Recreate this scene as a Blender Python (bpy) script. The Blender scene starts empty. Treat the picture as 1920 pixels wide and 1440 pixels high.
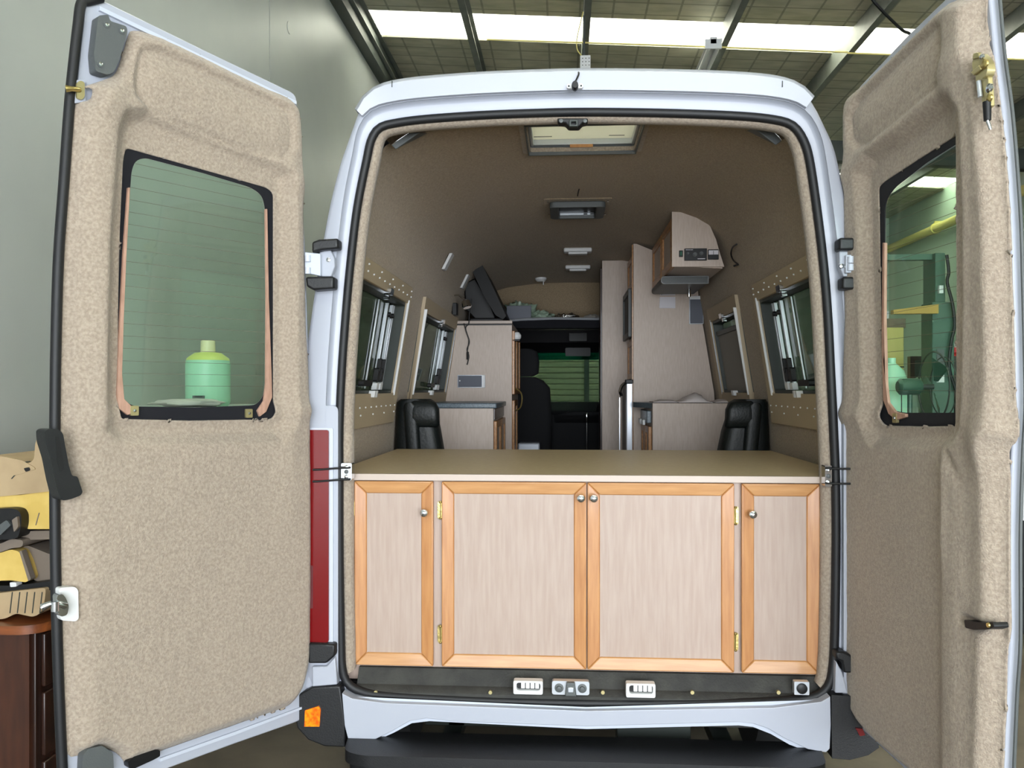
import bpy, bmesh, math, random
import numpy as np
from mathutils import Vector, Matrix, noise
random.seed(7)
PI = math.pi
SC = bpy.context.scene
COL = SC.collection

# ------------------------------------------------------------------ camera
F_PX = 1545.0; HY = 731.0; YAW = 0.0628
CAM = Vector((-0.074, -2.6, 1.65))
SN, CS = math.sin(YAW), math.cos(YAW)
cd = bpy.data.cameras.new('camera'); cam = bpy.data.objects.new('camera', cd); COL.objects.link(cam)
cam.location = CAM; cam.rotation_euler = (PI/2, 0, YAW)
cd.sensor_fit = 'HORIZONTAL'; cd.sensor_width = 36; cd.lens = F_PX*36/1920
cd.shift_x = 0; cd.shift_y = (HY-720)/1920.0
cd.clip_start = 0.05; cd.clip_end = 200
SC.camera = cam

def ray(px, py):
    u = (px-960)/F_PX; v = (HY-py)/F_PX
    return Vector((u*CS-SN, u*SN+CS, v))
def at(px, py, y):            # point of the world plane Y=y behind a photo position
    r = ray(px, py); return CAM + r*((y-CAM.y)/r.y)
def atx(px, py, x):
    r = ray(px, py); return CAM + r*((x-CAM.x)/r.x)
def atz(px, py, z):
    r = ray(px, py); return CAM + r*((z-CAM.z)/r.z)

# ------------------------------------------------------------------ materials
def lin(c):
    return tuple(((x/255)/12.92 if x/255 <= .04045 else ((x/255+.055)/1.055)**2.4) for x in c)
MATS = {}
def mat(name, rgb, rough=.6, metal=0, bump=0, bscale=80, rgb2=None, nscale=20, stretch=(1,1,1), spec=.5, trans=0, coat=0, detail=4, emit=0):
    if name in MATS: return MATS[name]
    m = bpy.data.materials.new(name); m.use_nodes = True
    nt = m.node_tree; b = nt.nodes['Principled BSDF']
    c = lin(rgb)
    b.inputs['Base Color'].default_value = (*c, 1)
    b.inputs['Roughness'].default_value = rough
    b.inputs['Metallic'].default_value = metal
    b.inputs['Specular IOR Level'].default_value = spec
    if coat: b.inputs['Coat Weight'].default_value = coat; b.inputs['Coat Roughness'].default_value = .08
    if emit:
        b.inputs['Emission Color'].default_value = (*c, 1); b.inputs['Emission Strength'].default_value = emit
    if rgb2 or bump:
        tc = nt.nodes.new('ShaderNodeTexCoord'); mp = nt.nodes.new('ShaderNodeMapping')
        mp.inputs['Scale'].default_value = stretch
        nt.links.new(tc.outputs['Object'], mp.inputs['Vector'])
    if rgb2:
        n = nt.nodes.new('ShaderNodeTexNoise'); n.inputs['Scale'].default_value = nscale; n.inputs['Detail'].default_value = detail
        nt.links.new(mp.outputs[0], n.inputs['Vector'])
        r = nt.nodes.new('ShaderNodeValToRGB'); r.color_ramp.elements[0].position = .35; r.color_ramp.elements[1].position = .65
        r.color_ramp.elements[0].color = (*c, 1); r.color_ramp.elements[1].color = (*lin(rgb2), 1)
        nt.links.new(n.outputs['Fac'], r.inputs['Fac']); nt.links.new(r.outputs['Color'], b.inputs['Base Color'])
    if bump:
        n2 = nt.nodes.new('ShaderNodeTexNoise'); n2.inputs['Scale'].default_value = bscale; n2.inputs['Detail'].default_value = 3
        nt.links.new(mp.outputs[0], n2.inputs['Vector'])
        bp = nt.nodes.new('ShaderNodeBump'); bp.inputs['Strength'].default_value = bump; bp.inputs['Distance'].default_value = .01
        nt.links.new(n2.outputs['Fac'], bp.inputs['Height']); nt.links.new(bp.outputs[0], b.inputs['Normal'])
    MATS[name] = m
    return m
def glass(name, tint, gloss=.08, rough=.02):
    m = bpy.data.materials.new(name); m.use_nodes = True; nt = m.node_tree
    for n in list(nt.nodes):
        if n.type != 'OUTPUT_MATERIAL': nt.nodes.remove(n)
    o = nt.nodes['Material Output']
    t = nt.nodes.new('ShaderNodeBsdfTransparent'); t.inputs[0].default_value = (*tint, 1)
    g = nt.nodes.new('ShaderNodeBsdfGlossy'); g.inputs['Roughness'].default_value = rough
    mx = nt.nodes.new('ShaderNodeMixShader'); mx.inputs[0].default_value = gloss
    nt.links.new(t.outputs[0], mx.inputs[1]); nt.links.new(g.outputs[0], mx.inputs[2]); nt.links.new(mx.outputs[0], o.inputs[0])
    MATS[name] = m; return m
def translucent(name, rgb, tr=.5):
    m = bpy.data.materials.new(name); m.use_nodes = True; nt = m.node_tree
    b = nt.nodes['Principled BSDF']; b.inputs['Base Color'].default_value = (*lin(rgb), 1); b.inputs['Roughness'].default_value = .5
    t = nt.nodes.new('ShaderNodeBsdfTranslucent'); t.inputs[0].default_value = (*lin(rgb), 1)
    mx = nt.nodes.new('ShaderNodeMixShader'); mx.inputs[0].default_value = tr
    nt.links.new(b.outputs[0], mx.inputs[1]); nt.links.new(t.outputs[0], mx.inputs[2])
    nt.links.new(mx.outputs[0], nt.nodes['Material Output'].inputs[0]); MATS[name] = m; return m
def carpet(name, a, b_, bump=.4):
    m = mat(name, a, rough=1.0, bump=bump, bscale=260, rgb2=b_, nscale=130, spec=.1, detail=6)
    b = m.node_tree.nodes['Principled BSDF']
    b.inputs['Sheen Weight'].default_value = .25; b.inputs['Sheen Roughness'].default_value = .6
    return m
carpet('felt', (173,159,142), (150,136,121))
carpet('lining', (170,150,122), (144,126,101), .5)
mat('paint', (174,178,189), rough=.3, spec=.35, coat=.15)
mat('paint_shade', (196,202,214), rough=.35)
mat('rubber', (16,17,20), rough=.55)
mat('plastic_black', (20,21,23), rough=.45, bump=.1, bscale=300)
mat('plastic_grey', (84,88,88), rough=.5, bump=.1, bscale=300)
mat('plastic_white', (225,226,226), rough=.35)
mat('chrome', (215,218,222), rough=.12, metal=1)
mat('alu', (205,210,216), rough=.3, metal=.6)
mat('brass', (196,176,112), rough=.28, metal=.9, bump=.15, bscale=60)
mat('zinc', (190,178,130), rough=.35, metal=.7)
mat('laminate', (178,159,147), rough=.5, rgb2=(170,149,136), nscale=14, stretch=(6,6,.5))
mat('laminate_top', (228,206,166), rough=.38, rgb2=(220,196,154), nscale=60)  # the pinkish laminate, toned tan for dim light, then lightened for missing light
mat('laminate_edge', (190,174,162), rough=.4)
mat('laminate_in', (206,190,178), rough=.5, rgb2=(197,180,166), nscale=30, stretch=(4,4,.6))  # same laminate as the cupboard front, lightened to offset weak light inside
mat('wood_v', (190,136,84), rough=.4, rgb2=(172,116,68), nscale=9, stretch=(7,7,.7), coat=.25)
mat('wood_h', (196,146,94), rough=.4, rgb2=(180,128,76), nscale=9, stretch=(.7,7,7), coat=.25)
mat('wood_y', (186,134,78), rough=.4, rgb2=(160,108,58), nscale=9, stretch=(7,.7,7), coat=.2)
mat('wood_raw', (186,148,128), rough=.7, rgb2=(166,130,110), nscale=20, stretch=(5,5,1))
mat('timber_old', (140,78,38), rough=.35, rgb2=(104,54,26), nscale=6, stretch=(1,6,6), coat=.3)
mat('timber_dark', (52,28,18), rough=.4, rgb2=(36,20,13), nscale=6, stretch=(5,5,.8), coat=.2)
mat('leather', (10,17,17), rough=.5, bump=.15, bscale=90)
mat('cab_grey', (84,82,86), rough=.95)
mat('pelmet', (178,162,136), rough=.7)
mat('seat_cloth', (20,21,24), rough=.9)
mat('stone_top', (112,126,134), rough=.35, rgb2=(84,98,108), nscale=120)
mat('black', (8,8,10), rough=.5)
mat('black_felt', (14,15,22), rough=.95)
mat('screen', (6,6,7), rough=.6)
mat('steel_dark', (52,58,54), rough=.5)
mat('purlin', (104,108,102), rough=.5, rgb2=(92,96,90), nscale=8)
mat('concrete_floor', (104,94,80), rough=.6, rgb2=(84,76,64), nscale=3, bump=.1, bscale=20)
mat('red_lens', (112,3,8), rough=.2, coat=.2)
mat('flash_lit_lens', (255,92,10), rough=.2, coat=.5, rgb2=(255,150,20), nscale=90)  # bright oranges stand in for the reflector's glow under a flash
mat('paper', (225,222,228), rough=.8)
mat('cloth_white', (222,212,208), rough=.95, bump=.4, bscale=20)
mat('vent_grey', (84,88,100), rough=.5)
mat('foam', (226,196,112), rough=.9, rgb2=(212,180,96), nscale=12)
mat('hide_beige', (184,160,124), rough=.7, rgb2=(170,146,112), nscale=8)
mat('hide_grey', (122,110,98), rough=.8)
mat('yellow_metal', (166,132,58), rough=.5)
mat('hoist_green', (58,88,74), rough=.4)
mat('pipe_cream', (224,208,130), rough=.5)
mat('plastic_sheet', (150,170,150), rough=.3, bump=.5, bscale=15)
mat('foil', (220,220,215), rough=.2, metal=1, bump=1, bscale=60)
mat('red_plastic', (176,24,34), rough=.4)
mat('tyre', (22,22,22), rough=.85)
translucent('fibreglass', (245,245,235), .8)
translucent('hatch_lid', (250,248,242), .85)
glass('glass_green', (.85,.95,.89), .06)
glass('glass_teal', (.12,.42,.42), .06)
glass('glass_clear', (.95,.95,.92), .04)
glass('glass_side', (.34,.37,.34), .12)
glass('glass_screen', (.50,.62,.56), .06)
# tinted bottle
mat('bottle_green', (176,226,196), rough=.35, spec=.5)
mat('bottle_yellow', (214,222,120), rough=.35)
mat('bottle_cap', (236,226,186), rough=.4)

def mat_wall():
    m = mat('concrete_wall', (184,188,184), rough=.4, rgb2=(176,180,178), nscale=1.2, spec=.5)
    return m
mat_wall()
mat('wall_paint', (186,200,184), rough=.5, rgb2=(178,192,178), nscale=1)
mat('cladding', (150,158,140), rough=.5)
def mat_sarking():
    m = mat('sarking', (190,186,166), rough=.5, metal=.2, rgb2=(166,164,144), nscale=3.0, stretch=(1,3,1), bump=.5, bscale=5)
    nt = m.node_tree; b = nt.nodes['Principled BSDF']
    src = b.inputs['Base Color'].links[0].from_socket
    tc = nt.nodes.new('ShaderNodeTexCoord'); sp = nt.nodes.new('ShaderNodeSeparateXYZ'); nt.links.new(tc.outputs['Object'], sp.inputs[0])
    facs = []
    for ax, per, w in ((0,.34,.022),(1,.26,.022)):
        d = nt.nodes.new('ShaderNodeMath'); d.operation = 'PINGPONG'; d.inputs[1].default_value = per/2
        nt.links.new(sp.outputs[ax], d.inputs[0])
        l = nt.nodes.new('ShaderNodeMath'); l.operation = 'LESS_THAN'; l.inputs[1].default_value = w/2
        nt.links.new(d.outputs[0], l.inputs[0]); facs.append(l)
    mx = nt.nodes.new('ShaderNodeMath'); mx.operation = 'MAXIMUM'; nt.links.new(facs[0].outputs[0], mx.inputs[0]); nt.links.new(facs[1].outputs[0], mx.inputs[1])
    ml = nt.nodes.new('ShaderNodeMath'); ml.operation = 'MULTIPLY'; ml.inputs[1].default_value = .55; nt.links.new(mx.outputs[0], ml.inputs[0])
    mc = nt.nodes.new('ShaderNodeMixRGB'); mc.inputs[2].default_value = (*lin((92,92,78)), 1)
    nt.links.new(ml.outputs[0], mc.inputs[0]); nt.links.new(src, mc.inputs[1]); nt.links.new(mc.outputs[0], b.inputs['Base Color'])
mat_sarking()

# ------------------------------------------------------------------ mesh building
class MB:
    def __init__(s): s.v = []; s.f = []
    def add(s, vs, fs):
        o = len(s.v); s.v += [tuple(p) for p in vs]; s.f += [tuple(i+o for i in f) for f in fs]; return s
    def box(s, x0, x1, y0, y1, z0, z1):
        return s.add([(x0,y0,z0),(x1,y0,z0),(x1,y1,z0),(x0,y1,z0),(x0,y0,z1),(x1,y0,z1),(x1,y1,z1),(x0,y1,z1)],
                     [(0,3,2,1),(4,5,6,7),(0,1,5,4),(1,2,6,5),(2,3,7,6),(3,0,4,7)])
    def hexa(s, a, b):        # two quads, bottom/top or front/back
        return s.add(list(a)+list(b), [(0,3,2,1),(4,5,6,7),(0,1,5,4),(1,2,6,5),(2,3,7,6),(3,0,4,7)])
    def loft(s, rings, cap=True, closed=True):
        n = len(rings[0]); vs = [p for r in rings for p in r]; fs = []
        for i in range(len(rings)-1):
            for j in range(n if closed else n-1):
                a = i*n+j; b = i*n+(j+1)%n; fs.append((a, b, b+n, a+n))
        if cap:
            fs.append(tuple(range(n))[::-1]); fs.append(tuple((len(rings)-1)*n+j for j in range(n)))
        return s.add(vs, fs)
    def prism(s, pts, fr, d0, d1):    # fr maps (a,b,d)->world
        return s.loft([[fr(a,b,d0) for a,b in pts], [fr(a,b,d1) for a,b in pts]])
    def ring(s, out, inn, fr, d0, d1):
        n = len(out)
        vs = [fr(a,b,d0) for a,b in out]+[fr(a,b,d0) for a,b in inn]+[fr(a,b,d1) for a,b in out]+[fr(a,b,d1) for a,b in inn]
        fs = []
        for j in range(n):
            k = (j+1)%n
            fs += [(j,k,n+k,n+j),(2*n+j,3*n+j,3*n+k,2*n+k),(j,2*n+j,2*n+k,k),(n+j,n+k,3*n+k,3*n+j)]
        return s.add(vs, fs)
    def tube(s, path, r, n=10, closed=False, sx=1.0):
        P = [Vector(p) for p in path]; m = len(P); rings = []
        up = Vector((0,0,1)); prev = None
        for i, p in enumerate(P):
            if closed: t = P[(i+1)%m]-P[i-1]
            else: t = P[min(i+1,m-1)]-P[max(i-1,0)]
            if t.length < 1e-9: t = Vector((0,0,1))
            t.normalize()
            if prev is None:
                a = t.cross(up)
                if a.length < .05: a = t.cross(Vector((0,1,0)))
            else: a = prev - t*prev.dot(t)
            a.normalize(); prev = a; b = t.cross(a)
            rr = r[i] if isinstance(r, (list,tuple)) else r
            rings.append([p + a*(rr*sx*math.cos(2*PI*k/n)) + b*(rr*math.sin(2*PI*k/n)) for k in range(n)])
        if closed: rings.append(rings[0]); return s.loft(rings, cap=False)
        return s.loft(rings)
    def cyl(s, p0, p1, r0, r1=None, n=20):
        return s.tube([p0, p1], [r0, r0 if r1 is None else r1], n)
    def lathe(s, prof, base, axis=(0,0,1), n=24):
        ax = Vector(axis).normalized(); a = ax.orthogonal().normalized(); b = ax.cross(a); base = Vector(base)
        rings = [[base+ax*h+a*(r*math.cos(2*PI*k/n))+b*(r*math.sin(2*PI*k/n)) for k in range(n)] for r, h in prof]
        return s.loft(rings)
    def sphere(s, c, r, n=16, sc=(1,1,1)):
        prof = []; c = Vector(c); rings = []
        for i in range(1, n//2):
            th = PI*i/(n//2); rings.append([c+Vector((r*sc[0]*math.sin(th)*math.cos(2*PI*k/n), r*sc[1]*math.sin(th)*math.sin(2*PI*k/n), -r*sc[2]*math.cos(th))) for k in range(n)])
        return s.loft(rings)

def FR(o, ex, ey, ed):
    o, ex, ey, ed = Vector(o), Vector(ex), Vector(ey), Vector(ed)
    return lambda a, b, d: o + ex*a + ey*b + ed*d
FXZ = FR((0,0,0),(1,0,0),(0,0,1),(0,1,0))     # (x,z,y)
FYZ = FR((0,0,0),(0,1,0),(0,0,1),(1,0,0))     # (y,z,x)
FXY = FR((0,0,0),(1,0,0),(0,1,0),(0,0,1))     # (x,y,z)

def rpoly(c, r, n=6):          # rounded polygon, same count for the same number of corners
    m = len(c); out = []
    rs = r if isinstance(r, (list, tuple)) else [r]*m
    for i in range(m):
        p = Vector(c[i]); a = Vector(c[i-1])-p; b = Vector(c[(i+1)%m])-p
        rr = min(rs[i], a.length*.49, b.length*.49)
        A = p+a.normalized()*rr; B = p+b.normalized()*rr
        for k in range(n+1):
            t = k/n; q = A*(1-t)**2 + p*2*t*(1-t) + B*t*t
            out.append((q.x, q.y))
    return out
def rr(x0, x1, z0, z1, r, n=6): return rpoly([(x0,z0),(x1,z0),(x1,z1),(x0,z1)], r, n)

def wl(o):                      # world offset kept per object
    return Vector(o.get('_w', (0,0,0)))
OFFS = {}
def build(name, mb, m, parent=None, label=None, cat=None, group=None, kind=None, smooth=None, bevel=0, bseg=2, sub=0):
    me = bpy.data.meshes.new(name)
    if parent is not None: off = OFFS[parent.name]
    else:
        vs = np.array(mb.v); off = Vector(((vs[:,0].min()+vs[:,0].max())/2, (vs[:,1].min()+vs[:,1].max())/2, vs[:,2].min()))
    me.from_pydata([(p[0]-off.x, p[1]-off.y, p[2]-off.z) for p in mb.v], [], mb.f)
    bm = bmesh.new(); bm.from_mesh(me)
    big = [f for f in bm.faces if len(f.verts) > 8]
    if big: bmesh.ops.triangulate(bm, faces=big, ngon_method='EAR_CLIP')
    bmesh.ops.recalc_face_normals(bm, faces=bm.faces); bm.to_mesh(me); bm.free()
    me.materials.append(MATS[m] if isinstance(m, str) else m)
    o = bpy.data.objects.new(name, me); COL.objects.link(o)
    if parent is not None: o.parent = parent
    else: o.location = off
    OFFS[o.name] = off
    if label: o['label'] = label
    if cat: o['category'] = cat
    if group: o['group'] = group
    if kind: o['kind'] = kind
    if bevel:
        md = o.modifiers.new('bevel', 'BEVEL'); md.width = bevel; md.segments = bseg; md.limit_method = 'ANGLE'; md.angle_limit = .6
        md.harden_normals = False
    if sub:
        md = o.modifiers.new('sub', 'SUBSURF'); md.levels = sub; md.render_levels = sub
    if smooth is None or smooth:
        ang = 40 if smooth is None else smooth
        for p in me.polygons: p.use_smooth = True
        me.update()
        bm = bmesh.new(); bm.from_mesh(me)
        for e in bm.edges:
            if len(e.link_faces) == 2 and e.calc_face_angle(0) > math.radians(ang): e.smooth = False
        bm.to_mesh(me); bm.free()
    return o
def thing(name, loc, label, cat, group=None):
    o = bpy.data.objects.new(name, None); COL.objects.link(o); o.location = loc; o.empty_display_size = .05
    o['label'] = label; o['category'] = cat
    if group: o['group'] = group
    OFFS[o.name] = Vector(loc); return o
def dup(root, delta, label=None, group=None, rotz=None):
    def cp(o, par):
        c = o.copy(); COL.objects.link(c); c.parent = par
        OFFS[c.name] = OFFS[o.name]
        for ch in [x for x in bpy.data.objects if x.parent == o]: cp(ch, c)
        return c
    r = cp(root, root.parent)
    r.location = Vector(root.location)+Vector(delta)
    if label: r['label'] = label
    if group: r['group'] = group
    if rotz is not None: r.rotation_euler[2] = rotz
    return r
def spline(pts, n, closed=False):
    P = [Vector(p) for p in pts]; m = len(P); out = []
    segs = m if closed else m-1
    for i in range(segs):
        g = (lambda k: P[k % m]) if closed else (lambda k: P[max(0, min(m-1, k))])
        p0, p1, p2, p3 = g(i-1), g(i), g(i+1), g(i+2)
        for k in range(n):
            t = k/n
            out.append(.5*((2*p1)+(p2-p0)*t+(2*p0-5*p1+4*p2-p3)*t*t+(3*p1-p0-3*p2+p3)*t**3))
    if not closed: out.append(P[-1])
    return out
# ================================================================== the van
van = thing('camper_van', (0, 1.0, 0), 'white high-roof camper van with both rear doors swung wide open, lined in beige felt', 'van')
SEALPX = [(900,217),(1000,213),(1100,211),(1250,213),(1380,218),(1450,225),(1485,236),(1505,262),(1517,300),(1531,392),(1544,500),(1552,600),(1557,700),(1562,800),
 (1566,900),(1567,1000),(1566,1100),(1564,1200),(1561,1250),(1553,1284),(1530,1304),(1480,1312),(1400,1316),(1250,1318),(1100,1317),(900,1312),
 (730,1303),(680,1296),(652,1280),(642,1250),(640,1200),(638,1100),(637,1000),(637,900),(637,800),(641,700),(648,600),(657,500),(670,392),(688,300),(697,262),(713,240),(745,231),(800,224)]
sw = [at(px, py, 0) for px, py in SEALPX]
sp_ = spline(sw, 12, closed=True)
def resample(P, N):
    P = [Vector(p) for p in P]+[Vector(P[0])]; L = [0]
    for i in range(1, len(P)): L.append(L[-1]+(P[i]-P[i-1]).length)
    out = []; j = 0
    for k in range(N):
        s = L[-1]*k/N
        while L[j+1] < s: j += 1
        t = (s-L[j])/(L[j+1]-L[j]); out.append(P[j].lerp(P[j+1], t))
    return out
NS = 320
SEAL = resample(sp_, NS)
NRM = []
for i in range(NS):
    t = SEAL[(i+2)%NS]-SEAL[i-2]; n = Vector((-t.z, 0, t.x)).normalized()
    c = SEAL[i]-Vector((0,0,1.6))
    NRM.append(n if n.dot(c) > 0 else -n)
def interp(x, xs, ys):
    if x <= xs[0]: return ys[0]
    for i in range(1, len(xs)):
        if x <= xs[i]:
            t = (x-xs[i-1])/(xs[i]-xs[i-1]); return ys[i-1]+(ys[i]-ys[i-1])*t
    return ys[-1]
def ss(a, b, x):
    t = max(0, min(1, (x-a)/(b-a))); return t*t*(3-2*t)
def chan(i):  n = NRM[i]; return .04+.015*max(0, n.z)
def outd(i):
    n = NRM[i]; z = SEAL[i].z
    side = interp(z, [1.7, 2.37, 2.50], [.127, .083, .060])
    if n.z > 0: return side*(1-n.z**3)+.124*n.z**3
    return side*(1-n.z**2)+.05*n.z**2
def oring(fd, y): return [SEAL[i]+NRM[i]*(fd(i) if callable(fd) else fd)+Vector((0, y, 0)) for i in range(NS)]
m = MB().loft([oring(.008, .012), oring(.010, .0), oring(lambda i: chan(i)-.012, .0), oring(lambda i: chan(i)-.004, -.006), oring(chan, -.022)], cap=False)
build('door_aperture', m, 'paint', van, 'white painted channel around the rear opening')
m = MB().loft([oring(chan, -.024), oring(lambda i: outd(i)-.022, -.024), oring(lambda i: outd(i)-.008, -.014), oring(outd, .012), oring(lambda i: outd(i)+.006, .06), oring(lambda i: outd(i)+.008, .13)], cap=False)
build('rear_pillar_frame', m, 'paint', van)
# roof cap band
top = [i for i in range(NS) if (SEAL[i]+NRM[i]*outd(i)).z > 2.53]
# indices run clockwise starting on the top: reorder to be contiguous
top.sort(key=lambda i: (i+NS//2) % NS)
def band(f, y): return [SEAL[i]+NRM[i]*f(i)+Vector((0, y, 0)) for i in top]
a = [band(lambda i: chan(i)+.002, -.02), band(lambda i: chan(i)+.002, -.040), band(lambda i: outd(i)-.012, -.046), band(lambda i: outd(i)+.004, -.03), band(lambda i: outd(i)+.010, .02), band(lambda i: outd(i)+.008, .14)]
m = MB(); n = len(top); vs = [p for r in a for p in r]; fs = []
for i in range(len(a)-1):
    for j in range(n-1): fs.append((i*n+j, i*n+j+1, (i+1)*n+j+1, (i+1)*n+j))
fs.append(tuple(i*n for i in range(len(a)))); fs.append(tuple(i*n+n-1 for i in range(len(a)))[::-1])
m.add(vs, fs)
cap = build('roof_cap', m, 'paint', van, 'moulded white end cap across the top of the van')
for px in (735, 1467):
    p = at(px, 165, -.046)
    build('seam', MB().box(p.x-.0012, p.x+.0012, -.0475, -.035, at(px, 178, 0).z+.008, at(px, 162, 0).z), 'steel_dark', cap)
# seal
build('door_seal', MB().tube([p+Vector((0,-.004,0)) for p in SEAL], .0135, 12, closed=True), 'rubber', van, 'black rubber seal running round the rear opening')
# carpet rim
def notbot(d):
    return d
m = MB().loft([oring(-.006, .008), oring(-.010, .003), oring(lambda i: -.015-.005*(1-abs(NRM[i].z)), .001), oring(lambda i: -.021-.010*(1-abs(NRM[i].z)), .007), oring(lambda i: -.024-.013*(1-abs(NRM[i].z)), .02), oring(lambda i: -.022-.014*(1-abs(NRM[i].z)), .045), oring(-.004, .08), oring(.03, .11), oring(.09, .148)], cap=False)
m.f = [f for f in m.f if NRM[f[0] % NS].z > -.55]
build('aperture_trim', m, 'felt', van, 'beige felt wrapped over the edge of the rear opening')

# -------- inner and outer shells
def interp(x, xs, ys):
    if x <= xs[0]: return ys[0]
    for i in range(1, len(xs)):
        if x <= xs[i]:
            t = (x-xs[i-1])/(xs[i]-xs[i-1]); return ys[i-1]+(ys[i]-ys[i-1])*t
    return ys[-1]
def hw(z): return interp(z, [.7,1.0,1.377,1.62,2.06,2.2], [.90,.90,.886,.874,.802,.775])
def ceil(y): return interp(y, [.1,.2,2.5,3.2,3.95], [2.585,2.60,2.60,2.565,2.50])
WZ0, WZ1 = 1.635, 2.05
def section(y, o=0.0):
    zs = [.70,1.0,1.2,1.377,1.5,WZ0,1.75,1.9,WZ1,2.12,2.2]; zc = ceil(y)+o; H = zc-2.2; W = hw(2.2)+o; n = 3.0
    L = [(hw(z)+o, z) for z in zs]
    for a in (12,24,36,47,57):
        a = math.radians(a); L.append((W*math.cos(a)**(2/n), 2.2+H*math.sin(a)**(2/n)))
    for x in (.30,.21,.1):
        L.append((x, 2.2+H*(1-(x/W)**n)**(1/n)))
    L = [p for i, p in enumerate(L)]
    # keep monotone x
    out = [(-x, z) for x, z in L]+[(0, zc)]+[(x, z) for x, z in reversed(L)]
    return out
YS = [.15,.22,.30,.45,.65,.9,1.15,1.35,1.57,1.95,2.32,2.6,2.83,3.2,3.6,3.95]
NW = [(.22,1.15),(1.57,2.83)]; NWR = [(.22,1.15),(1.57,2.32)]
def shell(o, holes=True):
    n = len(section(1, o)); zs = [p[1] for p in section(1, o)]
    vs = []; fs = []
    for y in YS: vs += [(x, y, z) for x, z in section(y, o)]
    for i in range(len(YS)-1):
        for j in range(n-1):
            y0, y1 = YS[i], YS[i+1]; a, b = zs[j], zs[j+1]; left = j < n/2
            if min(a,b) >= WZ0-.001 and max(a,b) <= WZ1+.001 and any(y0 >= w[0]-.001 and y1 <= w[1]+.001 for w in (NW if left else NWR)): continue
            xs = section(1, o)[j][0], section(1, o)[j+1][0]
            if min(a,b) > 2.4 and max(abs(xs[0]), abs(xs[1])) < .22 and y0 >= .299 and y1 <= .651: continue
            fs.append((i*n+j, i*n+j+1, (i+1)*n+j+1, (i+1)*n+j))
    return MB().add(vs, fs)
build('felt_lining', shell(0), 'lining', van, 'beige felt lining on the inside walls and ceiling', smooth=60)
build('body_shell', shell(.055), 'paint', van, 'white outer bodywork', smooth=60)
# window reveals are part of the windows; hatch shaft
hy0, hy1 = .30, .65; hz = 2.575
htc = thing('roof_hatch', (0, .47, 2.6), 'open roof vent with cream blind just inside the rear doors', 'roof hatch')
m = MB()
for x in (-.21, .205): m.box(x-.004 if x < 0 else x, x if x < 0 else x+.004, hy0, hy1, 2.575, 2.68)
m.box(-.214,.209,hy1,hy1+.008,2.575,2.68); m.box(-.214,.209,hy0-.008,hy0,2.575,2.68)
build('shaft', m, 'plastic_grey', htc)
build('lid', MB().box(-.24,.235,hy0-.03,hy1+.03,2.685,2.69), 'glass_clear', htc)
m = MB()
for x in (-.205,.190): m.box(x, x+.012, hy0, hy1, 2.61, 2.636)
m.box(-.203,.2,hy1-.012,hy1-.002,2.612,2.634)
build('blind_frame', m, 'alu', htc, bevel=.002)
build('blind', MB().box(-.195,.192,hy0,hy1-.010,2.634,2.637), 'hatch_lid', htc)
build('blind_slot', MB().box(-.19,-.12,hy1-.05,hy1-.046,2.6325,2.634).box(.10,.16,hy1-.05,hy1-.046,2.6325,2.634), 'plastic_grey', htc)
build('bare_edge', MB().box(-.05,.04,hy1-.014,hy1-.010,2.600,2.612), 'wood_v', htc)
fr = MB().ring(rr(-.235,.23,hy0-.025,hy1+.025,.02), rr(-.205,.2,hy0+.002,hy1-.002,.015), FXY, 2.588, 2.604)
build('felt_edging', fr, 'felt', htc)

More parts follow.
